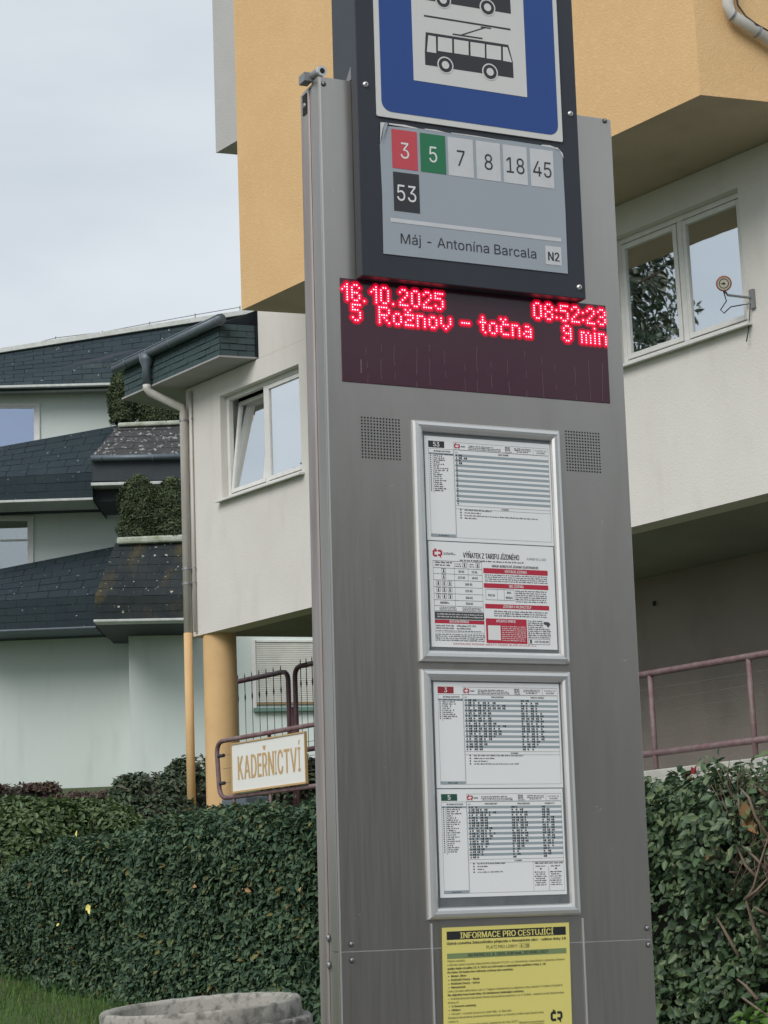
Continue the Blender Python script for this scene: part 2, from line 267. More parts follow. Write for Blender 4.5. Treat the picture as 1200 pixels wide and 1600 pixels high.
try: SANS = bpy.data.fonts.load(bpy.utils.system_resource('DATAFILES', path='fonts') + '/Inter.woff2')   # ships with Blender; the built-in font otherwise
except Exception: SANS = None
def glyphs(s, bold):
    k = (s, bold)
    if k not in _tc:
        c = bpy.data.curves.new('t', 'FONT'); c.body = s; c.size = 1.0; c.font = SANS or c.font; c.resolution_u = 2; c.fill_mode = 'FRONT'
        c.fill_mode = 'NONE'
        o = bpy.data.objects.new('t', c); me = bpy.data.meshes.new_from_object(o)
        co = np.array([v.co[:2] for v in me.vertices]) if len(me.vertices) else np.zeros((0, 2)); ed = [tuple(e.vertices) for e in me.edges]
        bpy.data.objects.remove(o); bpy.data.curves.remove(c); bpy.data.meshes.remove(me)
        if bold and len(co):                    # bold: the outlines doubled sideways, merged by the winding fill
            nv = len(co); co = np.concatenate([co+np.array([d_, 0]) for d_ in (-0.024, 0.0, 0.024)]); ed = [(a_+nv*q_, b_+nv*q_) for q_ in range(3) for a_, b_ in ed]
        if not len(co): _tc[k] = (co, [])
        else:                                   # fill by winding number, so overlapping outlines stay solid
            vo, _, fo, *_r2 = delaunay_2d_cdt([Vector(map(float, p)) for p in co], ed, [], 0, 1e-5)
            vo = np.array([v[:] for v in vo]); E0 = co[[e[0] for e in ed]]; E1 = co[[e[1] for e in ed]]; keep = []
            for f in fo:
                q = vo[list(f)].mean(0); a_ = E0-q; b_ = E1-q; up = (a_[:, 1] <= 0) & (b_[:, 1] > 0); dn = (a_[:, 1] > 0) & (b_[:, 1] <= 0); cr_ = a_[:, 0]*b_[:, 1]-a_[:, 1]*b_[:, 0]
                if int((up & (cr_ > 0)).sum()) - int((dn & (cr_ < 0)).sum()) != 0: keep.append(tuple(f))
            _tc[k] = (vo, keep)
    return _tc[k]
_cap = None
def text(g, F, s, x0, z, cap, width=None, y=0.0, mi=0, bold=False, center=None, xs=0.92):
    """flat lettering: cap = capital height, width = total width (else natural), center = x centre instead of x0"""
    global _cap
    if _cap is None: _cap = float(glyphs('H', False)[0][:, 1].max())
    vs, fs = glyphs(s, bold)
    if not len(vs): return
    k = cap/_cap; lo, hi = vs[:, 0].min(), vs[:, 0].max()
    kx = width/(hi-lo) if width else k*xs
    if center is not None: x0 = center - (hi-lo)*kx/2
    g.add([F(x0+(a-lo)*kx, y, z+b*k) for a, b in vs], fs, mi)
def words(g, F, x0, x1, z, h, y, mi=0, fill=1.0, rs=random):
    """one line of print too small to read: word-length strips"""
    x = x0; end = x0+(x1-x0)*fill
    while x < end-h*0.6:
        for _k in range(rs.choice([2, 3, 4, 5, 6, 8])):
            lw = h*rs.choice([0.16, 0.26, 0.3, 0.34])
            if x+lw > end: break
            up = rs.choice([0.62, 0.62, 0.66, 0.95]); g.rect(F, x, z, x+lw, z+h*up, y, mi); x += lw+h*0.11
        x += h*0.4
# foliage -----------------------------------------------------------
def leafmesh(name, P, N, size, mats, parent=None, aspect=0.5, up=0.2, jitter=0.8, loc=None, droop=0.0):
    n = len(P); off = root_loc(parent) if parent else (np.array(loc) if loc is not None else np.zeros(3))
    nn = N*0.9 + rng.normal(size=(n, 3))*jitter*0.6 + np.array([0, 0, up]); nn /= np.linalg.norm(nn, axis=1)[:, None]
    t = rng.normal(size=(n, 3)) + N*0.6 + np.array([0, 0, 0.5-droop]); t -= nn*(t*nn).sum(1)[:, None]; t /= np.linalg.norm(t, axis=1)[:, None]
    b = np.cross(nn, t); sz = (size*rng.uniform(0.5, 1.45, n))[:, None]; wd = sz*aspect*0.5
    bend = -nn*sz*0.12
    V = np.stack([P, P+t*sz*0.35+b*wd+nn*wd*0.35, P+t*sz*0.72+b*wd*0.75+nn*wd*0.3+bend*0.5, P+t*sz+bend, P+t*sz*0.72-b*wd*0.75+nn*wd*0.3+bend*0.5, P+t*sz*0.35-b*wd+nn*wd*0.35], 1).reshape(-1, 3) - off
    base = np.arange(n)*6
    Fq = np.stack([base, base+3, base+2, base+1, base, base+5, base+4, base+3], 1).reshape(-1)
    me = bpy.data.meshes.new(name); me.vertices.add(n*6); me.vertices.foreach_set('co', V.astype(np.float32).ravel())
    me.loops.add(n*8); me.loops.foreach_set('vertex_index', Fq.astype(np.int32)); me.polygons.add(n*2); me.polygons.foreach_set('loop_start', np.arange(n*2, dtype=np.int32)*4); me.polygons.foreach_set('loop_total', np.full(n*2, 4, np.int32))
    for q in (mats if isinstance(mats, (list, tuple)) else [mats]): me.materials.append(M[q])
    me.update(calc_edges=True); me.validate()
    o = bpy.data.objects.new(name, me); COL.objects.link(o)
    if parent: o.parent = parent
    elif loc is not None: o.location = tuple(loc)
    return o
def lump(P, f, seed=0):
    r = np.random.default_rng(seed); s = np.zeros(len(P))
    for k in range(6):
        d = r.normal(size=3); d /= np.linalg.norm(d); s += np.sin(P @ d*f*(0.6+0.35*k) + r.uniform(0, 6))/(1+0.4*k)
    return s/3
def blob_points(c, rad, n, inset=0.35, lumpf=4, amp=0.2, flatten=0.0, seed=0):
    d = rng.normal(size=(n, 3)); d /= np.linalg.norm(d, axis=1)[:, None]
    d[:, 2] = np.where(d[:, 2] < -0.8, -d[:, 2], d[:, 2])
    q = np.abs(d)**(1-flatten)*np.sign(d); q /= np.maximum(np.linalg.norm(q, axis=1)[:, None], 1e-6) if flatten == 0 else np.abs(q).max(1)[:, None]*0.35+np.linalg.norm(q, axis=1)[:, None]*0.65
    R = 1 + amp*lump(d*1.0, lumpf, seed) - np.abs(rng.normal(size=n))*inset*0.5
    return np.array(c) + q*np.array(rad)*R[:, None], d

# ================================================================== SETTING: ground, road, pavement
g = G(); ys = [-300, -100, -40, -10, 0, 2.6, 2.7, 3.5, 4.5, 5.2, 6, 7, 8.5, 9.5, 11, 11.7, 12.5, 14, 16, 18, 20, 23, 27, 30, 34, 38, 42, 50, 60, 120, 400]; xs = [-400, -150, -60, -30, -15, -8, -5, -3, -2, -1, 0, 1, 2, 3, 5, 8, 15, 30, 60, 150, 400]
vs = [(x, y, T(y)) for y in ys for x in xs]; nx = len(xs)
g.add(vs, [(j*nx+i, j*nx+i+1, (j+1)*nx+i+1, (j+1)*nx+i) for j in range(len(ys)-1) for i in range(nx-1)])
o = g.build('ground', 'soil', smooth=True); o['kind'] = 'structure'; o['label'] = 'grassy bank rising from the pavement to the houses'
g = G(); g.quad((-200, -7, 0.005), (200, -7, 0.005), (200, 2.45, 0.005), (-200, 2.45, 0.005)); o = g.build('road', 'asphalt'); o['kind'] = 'structure'
g = G(); g.box(W, (-60, 2.62, 0.0), (60, 5.0, 0.15)); o = g.build('pavement', 'paving'); o['kind'] = 'structure'
g = G(); g.box(W, (-60, 2.46, 0.0), (60, 2.615, 0.14)); o = g.build('kerb', 'pale_concrete', bevel=0.015); o['kind'] = 'structure'
n = 9000
X = rng.uniform(-3.4, -0.6, n); Y = rng.uniform(9.6, 12.9, n); Z = T(Y); hgt = rng.uniform(0.04, 0.11, n); a = rng.uniform(0, 6.28, n); wv = 0.0035
dx, dy = np.cos(a)*wv, np.sin(a)*wv; lx, ly = rng.normal(0, 0.025, n), rng.normal(0, 0.025, n)
V = np.stack([np.stack([X-dx, Y-dy, Z-0.01], 1), np.stack([X+dx, Y+dy, Z-0.01], 1), np.stack([X+lx, Y+ly, Z+hgt], 1)], 1).reshape(-1, 3)
me = bpy.data.meshes.new('lawn_grass'); me.from_pydata(V.tolist(), [], [(3*i, 3*i+1, 3*i+2) for i in range(n)]); me.materials.append(M['grass'])
o = bpy.data.objects.new('lawn_grass', me); COL.objects.link(o); tag(o, 'short green grass on the bank below the hedge', 'grass', kind='stuff')

# ================================================================== WHITE AND YELLOW HOUSE
house = thing('apartment_house', 'white rendered house with ochre yellow overhanging upper block behind the pylon', 'house', H(-5, -1, 2.6))
def wall_holes(u0, u1, z0, z1, holes, w0, w1):
    g = G(); us = sorted({u0, u1, *[h[0] for h in holes], *[h[1] for h in holes]}); zs = sorted({z0, z1, *[h[2] for h in holes], *[h[3] for h in holes]})
    inh = lambda a, b: any(h[0] < a < h[1] and h[2] < b < h[3] for h in holes)
    for i in range(len(us)-1):
        for j in range(len(zs)-1):
            if inh((us[i]+us[i+1])/2, (zs[j]+zs[j+1])/2): continue
            g.quad(H(us[i], w1, zs[j]), H(us[i], w1, zs[j+1]), H(us[i+1], w1, zs[j+1]), H(us[i+1], w1, zs[j]))
            g.quad(H(us[i], w0, zs[j]), H(us[i+1], w0, zs[j]), H(us[i+1], w0, zs[j+1]), H(us[i], w0, zs[j+1]))
    for a, b, c, d in holes + [(u0, u1, z0, z1)]:
        g.quad(H(a, w0, c), H(b, w0, c), H(b, w1, c), H(a, w1, c)); g.quad(H(a, w0, d), H(b, w0, d), H(b, w1, d), H(a, w1, d))
        g.quad(H(a, w0, c), H(a, w1, c), H(a, w1, d), H(a, w0, d)); g.quad(H(b, w0, c), H(b, w1, c), H(b, w1, d), H(b, w0, d))
    return g
ZB, ZS = 5.15, 8.57
wl, wr = (-9.24, -7.42, 6.88, 8.28), (-1.76, 0.05, 6.86, 8.24)
wall_holes(-10.08, 6.0, ZB, ZS-0.004, [wl, wr], -0.30, 0.0).build('wall', 'white_stucco', house)
g = G(); g.prism(H, [(-8.30, 0.0), (-6.25, 0.0), (-5.9, -1.0), (-7.96, -1.0)], ZS-0.002, 9.4); g.build('upper_wall', 'white_stucco', house)
# underside (starts behind the wall's lower edge) and the recessed ground floor
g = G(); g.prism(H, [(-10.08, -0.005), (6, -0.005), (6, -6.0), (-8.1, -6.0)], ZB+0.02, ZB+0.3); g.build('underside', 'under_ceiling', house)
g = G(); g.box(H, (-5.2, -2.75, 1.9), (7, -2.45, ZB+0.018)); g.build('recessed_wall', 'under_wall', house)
g = G(); hu, hz = huz(1024, 943, -2.445); g.tube([H(hu, -2.45, hz), H(hu, -2.43, hz)], 0.042, 20, 0); g.tube([H(hu, -2.44, hz), H(hu, -2.428, hz)], 0.034, 20, 1); g.build('vent_hole', ['under_ceiling', 'gap'], house)
# yellow upper block
def slant(p, t): return (p[0]+E71[0]*t, p[1]+E71[1]*t)
a, b = (-6.66, 1.36), (0.93, 1.40)
g = G(); poly = [a, b, slant(b, 6), slant(a, 6)]
n4 = 4; vsb = [H(x, y_, ZS) for x, y_ in poly]; vst = [H(x, y_, 14.5) for x, y_ in poly]
g.add(vsb+vst, [(4, 5, 6, 7), (0, 1, 5, 4), (1, 2, 6, 5), (2, 3, 7, 6), (3, 0, 4, 7)], 0); g.add(vsb, [(3, 2, 1, 0)], 1)
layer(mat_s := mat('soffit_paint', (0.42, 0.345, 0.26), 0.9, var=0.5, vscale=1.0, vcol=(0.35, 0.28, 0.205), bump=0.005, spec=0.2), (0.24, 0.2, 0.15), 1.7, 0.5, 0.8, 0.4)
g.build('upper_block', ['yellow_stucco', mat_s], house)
g = G(); a2, b2 = (-8.48, 0.47), (-6.42, 0.47); g.prism(H, [a2, b2, slant(b2, 4), slant(a2, 4)], 11.36, 14.4); g.build('side_bay', 'grey_stucco', house)
# column
cu, _ = huz(346, 1120, -0.24)
g = G(); g.lathe(lambda x, y, z: H(cu+x, -0.24+y, z), [(0.222, 2.6), (0.222, ZB+0.03)], 36); g.build('column', 'column_paint', house, smooth=True)
# eave with shingled fascia, soffit board, gutter, downpipe
EZ0, EZ1 = 8.60, 9.03
ep = [(-10.95, 0.44), (-8.53, 0.44), (-8.38, 0.003), (-8.38, -0.6), (-11.14, -0.6)]
g = G(); g.prism(H, ep, EZ0, EZ1); g.hexa([H(-10.95, 0.44, EZ1), H(-8.53, 0.44, EZ1), H(-8.4, -0.6, EZ1), H(-11.14, -0.6, EZ1), H(-10.95, 0.43, EZ1+0.01), H(-8.53, 0.43, EZ1+0.01), H(-8.2, -0.6, 9.5), H(-11.1, -0.6, 9.5)])
eave = g.build('eave', 'dark_board', house)
g = G(); g.prism(H, [(-10.99, 0.475), (-8.51, 0.475), (-8.35, 0.004), (-8.5, -0.7), (-11.2, -0.7)], EZ0-0.025, EZ0-0.002); g.build('soffit_board', 'eave_board', house)
def one_shingle(name, A, B, Cc, D, nrm, parent, material, proud=0.012, th=0.008):
    """A B top edge, Cc D bottom edge (right, left); the lower edge stands proud"""
    A, B, Cc, D = map(np.array, (A, B, Cc, D)); g = G(); lo, hi = nrm*proud, nrm*0.002
    g.hexa([D+hi*0.2, Cc+hi*0.2, Cc+lo, D+lo, A+hi*0.2, B+hi*0.2, B+hi+nrm*th*0.3, A+hi+nrm*th*0.3])
    return g.build(name, material, parent)
def shingles(TL, TR, BR, BL, rows, cw, parent, material, individual=True, G_=None, proud=0.014, seed=1):
    rs = random.Random(seed); TL, TR, BR, BL = map(np.array, (TL, TR, BR, BL)); nrm = np.cross(TR-TL, BL-TL); nrm /= np.linalg.norm(nrm)
    if nrm @ (CAM-TL) < 0: nrm = -nrm
    P = lambda s, t: (TL*(1-s)+TR*s)*(1-t) + (BL*(1-s)+BR*s)*t
    for r in range(rows):
        t0, t1 = r/rows, (r+1)/rows; wd = np.linalg.norm(P(1, t0)-P(0, t0)); nc = max(1, round(wd/cw)); xs_ = [0.0]; k = (0.5 if r % 2 else 1.0)
        while k < nc: xs_.append(k/nc+rs.uniform(-0.04, 0.04)/nc); k += 1
        xs_.append(1.0)
        for a_, b_ in zip(xs_[:-1], xs_[1:]):
            e = 0.012/nc; tt = t1+rs.uniform(-0.05, 0.03)/rows; pr = proud*rs.uniform(0.7, 1.35)
            A_, B_, C_, D_ = P(a_+e, t0), P(b_-e, t0), P(b_-e, tt), P(a_+e, tt)
            if individual and cnt[0] < 295:
                cnt[0] += 1; one_shingle('shingle', A_, B_, C_, D_, nrm, parent, material, pr)
            elif G_ is not None:
                lo, hi = nrm*pr, nrm*0.004; G_.hexa([D_, C_, C_+lo, D_+lo, A_, B_, B_+hi, A_+hi])
cnt = [0]
shingles(H(-10.95, 0.441, EZ1), H(-8.53, 0.441, EZ1), H(-8.53, 0.441, EZ0), H(-10.95, 0.441, EZ0), 5, 0.23, eave, 'fascia_shingle', seed=3)
e0, e1 = H(-8.53, 0.44, 0), H(-8.38, 0.003, 0); en = np.cross(e1-e0, (0, 0, 1)); en /= np.linalg.norm(en); en = en if en @ (CAM-e0) > 0 else -en
shingles(e0+en*0.001+W(0, 0, EZ1), e1+en*0.001+W(0, 0, EZ1), e1+en*0.001+W(0, 0, EZ0), e0+en*0.001+W(0, 0, EZ0), 5, 0.2, eave, 'fascia_shingle', seed=4)
# the slope of the little roof over the right end, seen edge-on under the yellow block
g = G(); g.tube([H(-11.08, 0.52, 9.035), H(-8.36, 0.52, 9.045)], 0.068, 14, 0); g.tube([H(-11.08, 0.575, 9.075), H(-8.36, 0.575, 9.085)], 0.014, 8, 0)
for k in range(5): g.tube([H(-10.75+k*0.58, 0.52, 9.036), H(-10.735+k*0.58, 0.52, 9.036)], 0.073, 14, 0)
gut = g.build('gutter', 'zinc', house, smooth=True)
pu, _ = huz(229, 580, 0.53)
g = G(); g.tube([H(pu, 0.53, 9.02), H(pu, 0.53, 8.93), H(pu, 0.53, 8.84), H(pu, 0.53, 8.60)], [0.105, 0.095, 0.058, 0.058], 14); g.build('funnel', 'zinc', house, smooth=True)
pb, _ = huz(293, 900, 0.05)
g = G(); g.tube([H(pu, 0.53, 8.605), H(pu, 0.53, 8.55), H(pu-0.0, 0.49, 8.50), H(pb+0.02, 0.10, 8.29), H(pb, 0.06, 8.2), H(pb, 0.06, 5.2)], 0.056, 14, 0); g.tube([H(pb, 0.06, 5.2), H(pb, 0.06, 2.6)], 0.058, 14, 1)
dp = g.build('downpipe', ['pipe_white', 'column_paint'], house, smooth=True)
for z in (8.1, 5.85, 6.05):
    g = G(); g.tube([H(pb, 0.06, z), H(pb, 0.06, z+0.03)], 0.064, 14); g.tube([H(pb, 0.06, z+0.015), H(pb+0.17, 0.03, z+0.015)], 0.009, 6); g.build('pipe_clamp', 'galv', dp)
g = G(); g.tube([H(pb+0.135, 0.03, 8.5), H(pb+0.135, 0.03, 5.2)], 0.022, 8); g.build('conduit', 'pipe_white', house, smooth=True)
# windows
def window(name, hole, label, tilted=False, blind=False):
    u0, u1, z0, z1 = hole; wd = bpy.data.objects.new(name, None); COL.objects.link(wd); wd.parent = house; wd['label'] = label
    ti = -0.10; mu = u0+(u1-u0)*0.5
    g = G(); fr = 0.06
    for bx in ((u0, z0, u0+fr, z1), (u1-fr, z0, u1, z1), (u0+fr, z0, u1-fr, z0+fr), (u0+fr, z1-fr, u1-fr, z1), (mu-0.035, z0+fr, mu+0.035, z1-fr)):
        g.box(H, (bx[0], ti-0.07, bx[1]), (bx[2], ti, bx[3]))
    g.build('frame', 'pvc', wd, bevel=0.006)
    for k, (a, b) in enumerate(((u0+fr, mu-0.035), (mu+0.035, u1-fr))):
        lean = 0.16 if (tilted and k == 0) else 0.0
        hz_ = z1-z0-2*fr-0.02
        def F(x, y, z, a=a, lean=lean): return H(a+x, ti-0.012+y-(lean*(z/hz_) if lean else 0), z0+fr+0.01+z)
        ww = b-a-0.016; g = G(); s_ = 0.055
        for bx in ((0.008, 0, s_, hz_), (ww-s_+0.008, 0, ww+0.008, hz_), (s_, 0, ww-s_+0.008, s_), (s_, hz_-s_, ww-s_+0.008, hz_)):
            g.box(F, (bx[0], -0.035, bx[1]), (bx[2], 0.018, bx[3]))
        g.build('sash', 'pvc', wd, bevel=0.005)
        g = G(); g.box(F, (s_, -0.022, s_), (ww-s_+0.008, -0.006, hz_-s_)); g.build('pane', 'glass', wd)
        if blind:
            g = G(); g.box(F, (s_-0.02, -0.09, hz_*0.0+0.1), (ww-s_+0.02, -0.085, hz_)); g.build('blind', 'blind', wd) if k == 1 else None
    g = G(); g.hexa([H(u0-0.06, -0.06, z0-0.03), H(u1+0.06, -0.06, z0-0.03), H(u1+0.06, 0.09, z0-0.055), H(u0-0.06, 0.09, z0-0.055), H(u0-0.06, -0.06, z0+0.004), H(u1+0.06, -0.06, z0+0.004), H(u1+0.06, 0.09, z0-0.025), H(u0-0.06, 0.09, z0-0.025)])
    g.build('sill', 'pvc', wd, bevel=0.004)
    g = G(); e = 0.12
    g.quad(H(u0-e, -1.6, z0-e), H(u1+e, -1.6, z0-e), H(u1+e, -1.6, z1+e), H(u0-e, -1.6, z1+e))
    g.quad(H(u0-e, -1.6, z0-e), H(u0-e, -1.6, z1+e), H(u0-e, -0.305, z1+e), H(u0-e, -0.305, z0-e)); g.quad(H(u1+e, -1.6, z0-e), H(u1+e, -0.305, z0-e), H(u1+e, -0.305, z1+e), H(u1+e, -1.6, z1+e))
    g.quad(H(u0-e, -1.6, z1+e), H(u1+e, -1.6, z1+e), H(u1+e, -0.305, z1+e), H(u0-e, -0.305, z1+e)); g.quad(H(u0-e, -1.6, z0-e), H(u0-e, -0.305, z0-e), H(u1+e, -0.305, z0-e), H(u1+e, -1.6, z0-e))
    g.build('room', 'room', wd)
    return wd
window('window', wl, 'left window with its narrow sash tilted open', tilted=True)
window('window', wr, 'right window with dark tree reflections')
# white rain pipe and cable on the slanted yellow end
yn = FU*(-E71[1]) + FN*E71[0]; yn = yn/np.linalg.norm(yn); yp = H(b[0], b[1], 0)
yn = yn if yn @ (CAM-yp) > 0 else -yn
def ypt(px, py, o): return onplane(px, py, yp+yn*o, yn)
g = G(); P1, P2, P3, P4 = ypt(1133, -60, 0.09), ypt(1137, 8, 0.09), ypt(1141, 22, 0.09), ypt(1240, 88, 0.09); g.tube([P1, P2, P3+(P4-P3)*0.02, P4], 0.054, 14); rp = g.build('rain_pipe', 'pipe_white', house, smooth=True)
d34 = (P4-P3)/np.linalg.norm(P4-P3)
for t in (0.02, 0.42): g = G(); q = P3+(P4-P3)*t; g.tube([q, q+d34*0.02], 0.06, 14); g.build('pipe_clamp', 'galv', rp)
g = G(); g.tube([ypt(1148, -20, 0.02), ypt(1153, 8, 0.03), ypt(1165, 25, 0.04), ypt(1182, 38, 0.15), ypt(1200, 48, 0.05), ypt(1240, 62, 0.03)], 0.008, 6); g.build('cable', 'iron', house, smooth=True)

# dial on a bracket
du, dz = huz(1131, 443, 0.28); bu, bz = huz(1173, 467, 0.02)
dl = thing('wall_dial', 'small round red-rimmed dial on a metal arm beside the right window', 'dial', H(bu, 0, bz))
fd = CAM - H(du, 0.28, dz); fd /= np.linalg.norm(fd); fx = np.cross((0, 0, 1), fd); fx /= np.linalg.norm(fx); fy = np.cross(fd, fx)
def D(x, y, z): return H(du, 0.28, dz) + fx*x + fd*y + fy*z
DF = lambda x, y, z: D(x, z, y)
g = G(); g.lathe(DF, [(0.001, -0.05), (0.055, -0.045), (0.076, -0.02), (0.076, 0.012), (0.062, 0.016)], 28); g.build('rim', 'dial_red', dl, smooth=True)
g = G(); g.lathe(DF, [(0.063, 0.012), (0.001, 0.0125)], 28); g.build('face', 'dial_face', dl)
g = G(); g.lathe(DF, [(0.048, 0.014), (0.040, 0.014)], 28); g.box(D, (-0.03, 0.0145, -0.004), (0.012, 0.016, 0.004)); g.lathe(DF, [(0.012, 0.016), (0.001, 0.016)], 16); g.build('needle', 'tile_dark', dl)
g = G(); g.tube([D(0.0, -0.03, -0.07), D(0.03, -0.03, -0.115), H(bu, 0.03, bz+0.01)], 0.013, 8); g.box(H, (bu-0.012, 0.001, bz-0.1), (bu+0.045, 0.03, bz+0.09)); g.build('arm', 'galv', dl)
g = G(); q = [D(-0.01, -0.03, -0.07), D(0.012, -0.03, -0.17), D(-0.05, -0.05, -0.25), D(-0.02, -0.06, -0.285), D(0.05, -0.1, -0.23), H(bu-0.1, 0.05, bz-0.04), H(bu, 0.03, bz-0.05), H(bu-0.05, 0.03, bz-0.3), H(bu-0.06, 0.06, bz-0.42)]
g.tube(q, 0.006, 6); g.build('cable', 'iron', dl, smooth=True)

# ================================================================== TERRACED HOUSE far left (fronts parallel to the picture)
ter = thing('terraced_house', 'pale mint stepped house with dark shingled roof bands at the left', 'house', ptY(100, 1240, 42.6))
WD = 42.6
def q(px, py, d=WD): return ptY(px, py, d)
def slab(g, p4, d0, d1, mi=0):    # an upright block between depths d0 (front) and d1, outline p4 in clockwise order from top left
    f = [ptY(x, y, d0) for x, y in p4]; bk = [f[i] + (np.array([0, 1, 0])*(d1-d0)) for i in range(4)]
    g.hexa([f[3], f[2], bk[2], bk[3], f[0], f[1], bk[1], bk[0]], mi)
g = G(); slab(g, [(-160, 605), (560, 512), (560, 1300), (-160, 1300)], WD, WD+6); g.build('wall', 'mint_stucco', ter)
g = G(); slab(g, [(200, 955), (560, 945), (575, 1300), (206, 1300)], 41.3, WD-0.01); g.build('lower_wall', 'mint_stucco', ter)
cnt = [0]; bulk = G(); bulk_m = G(); bulk_p = G()
def roofband(pts, mt, rows, cw, bulkg, seed, back=0.02, lower=None):
    """pts: TL TR BR BL with depths; a thick sheet carrying overlapping shingles"""
    A, B, Cc, D_ = [ptY(*p) for p in pts]; nrm = np.cross(B-A, D_-A); nrm /= np.linalg.norm(nrm); nrm = nrm if nrm @ (CAM-A) > 0 else -nrm
    g = G(); k = nrm*0.12
    g.hexa([D_-k, Cc-k, Cc, D_, A-k, B-k, B, A]); r = g.build('roof', 'dark_board', ter)
    shingles(A+nrm*0.002, B+nrm*0.002, Cc+nrm*0.002, D_+nrm*0.002, rows, cw, r, mt, True, bulkg, proud=0.010, seed=seed)
    return r
# nearest / largest bands first
roofband([(180, 849, 40.2), (300, 846, 40.2), (300, 930, 39.4), (148, 932, 39.4)], 'shingle_moss', 7, 0.42, bulk_m, 11)
roofband([(148, 932, 39.38), (300, 930, 39.38), (300, 966, 39.4), (148, 969, 39.4)], 'shingle_moss', 3, 0.42, bulk_m, 12)
roofband([(-70, 903, WD), (186, 853, WD-0.3), (152, 930, 41.3), (-70, 944, 41.3)], 'shingle', 6, 0.42, bulk, 13)
roofband([(-70, 944, 41.28), (152, 930, 41.28), (152, 979, 41.3), (-70, 988, 41.3)], 'shingle', 4, 0.42, bulk, 14)
roofband([(186, 664, 41.4), (300, 661, 41.4), (300, 709, 40.6), (143, 713, 40.6)], 'shingle_pale', 5, 0.42, bulk_p, 15)
roofband([(-70, 711, WD), (190, 664, WD-0.3), (150, 738, 41.3), (-70, 750, 41.3)], 'shingle', 6, 0.42, bulk, 16)
roofband([(-70, 750, 41.28), (150, 738, 41.28), (150, 778, 41.3), (-70, 785, 41.3)], 'shingle', 3, 0.42, bulk, 17)
roofband([(-70, 563, WD+0.4), (420, 487, WD+0.4), (420, 593, 42.0), (-70, 606, 42.0)], 'shingle', 9, 0.42, bulk, 18)
for gg, mt in ((bulk, 'shingle'), (bulk_m, 'shingle_moss'), (bulk_p, 'shingle_pale')):
    if gg.f: o = gg.build('shingles', mt, ter); o['kind'] = 'stuff'
def bar(name, a, b, hpx, d0, d1, mt, bevel=0.01):
    g = G(); slab(g, [a, b, (b[0], b[1]+hpx), (a[0], a[1]+hpx)], d0, d1); return g.build(name, mt, ter, bevel=bevel)
bar('eave_trim', (-70, 604), (430, 591), 4, 41.94, 42.4, 'pale_metal'); bar('soffit', (-70, 608.5), (430, 595.5), 2, 42.1, WD, 'eave_board')
bar('ridge_flashing', (-70, 554), (430, 476), 8, WD+0.3, WD+0.9, 'pale_metal')
bar('eave_trim', (-70, 784), (149, 777), 4, 41.24, 42.2, 'pale_metal'); bar('eave_trim', (-70, 987), (150, 978), 3, 41.24, 42.2, 'zinc')
bar('soffit', (-70, 788.5), (149, 781.5), 2, 41.5, WD, 'dark_board'); bar('soffit', (-70, 990.5), (200, 980), 2, 41.5, WD, 'dark_board')
bar('fascia', (144, 720), (300, 717), 32, 40.6, 41.3, 'dark_board', 0); bar('eave_trim', (142, 754), (300, 750), 5, 40.52, 41.2, 'pale_metal'); bar('lower_fascia', (146, 760), (300, 756), 24, 40.9, 42.3, 'dark_board', 0)
bar('eave_trim', (146, 968), (300, 965), 4, 39.32, 40.4, 'pale_metal'); bar('soffit', (148, 972.5), (300, 970), 4, 39.7, WD-0.2, 'dark_board')
bar('planter_rim', (184, 660), (300, 655), 7, 41.25, 41.75, 'mossy_rim', 0.03); bar('planter_rim', (182, 839), (300, 834), 11, 40.05, 40.6, 'mossy_rim', 0.04)
g = G(); g.tube([ptY(142, 716, 40.5), ptY(300, 713, 40.5)], 0.06, 12)
for x in (158, 238): g.tube([ptY(x, 715.8, 40.5), ptY(x+1.2, 715.8, 40.5)], 0.066, 12)
g.build('gutter', 'zinc', ter, smooth=True)
g = G()
def hipside(top, mid, low, dt, dm):
    A, B, Cc = ptY(*top, dt), ptY(*mid, dm), ptY(*low, dm); bk = np.array([0, 1, 0])
    g.add([A, B, Cc, A+bk*(WD-dt), B+bk*(WD-dm), Cc+bk*(WD-dm)], [(0, 3, 4, 1), (1, 4, 5, 2)])
hipside((186, 664), (143, 713), (145, 782), 41.4, 40.6); hipside((180, 849), (148, 932), (148, 969), 40.2, 39.4); g.build('bay_cheek', 'dark_board', ter)
g = G(); top = [(40, 540), (87, 528), (160, 519), (234, 505), (305, 492), (375, 480)]
g.tube([ptY(x, y, WD+0.6) for x, y in top], 0.009, 5)
for x, y in top[1:]: g.tube([ptY(x, y-2, WD+0.6), ptY(x, y+17, WD+0.6)], 0.012, 5)
g.build('lightning_wire', 'wire', ter)
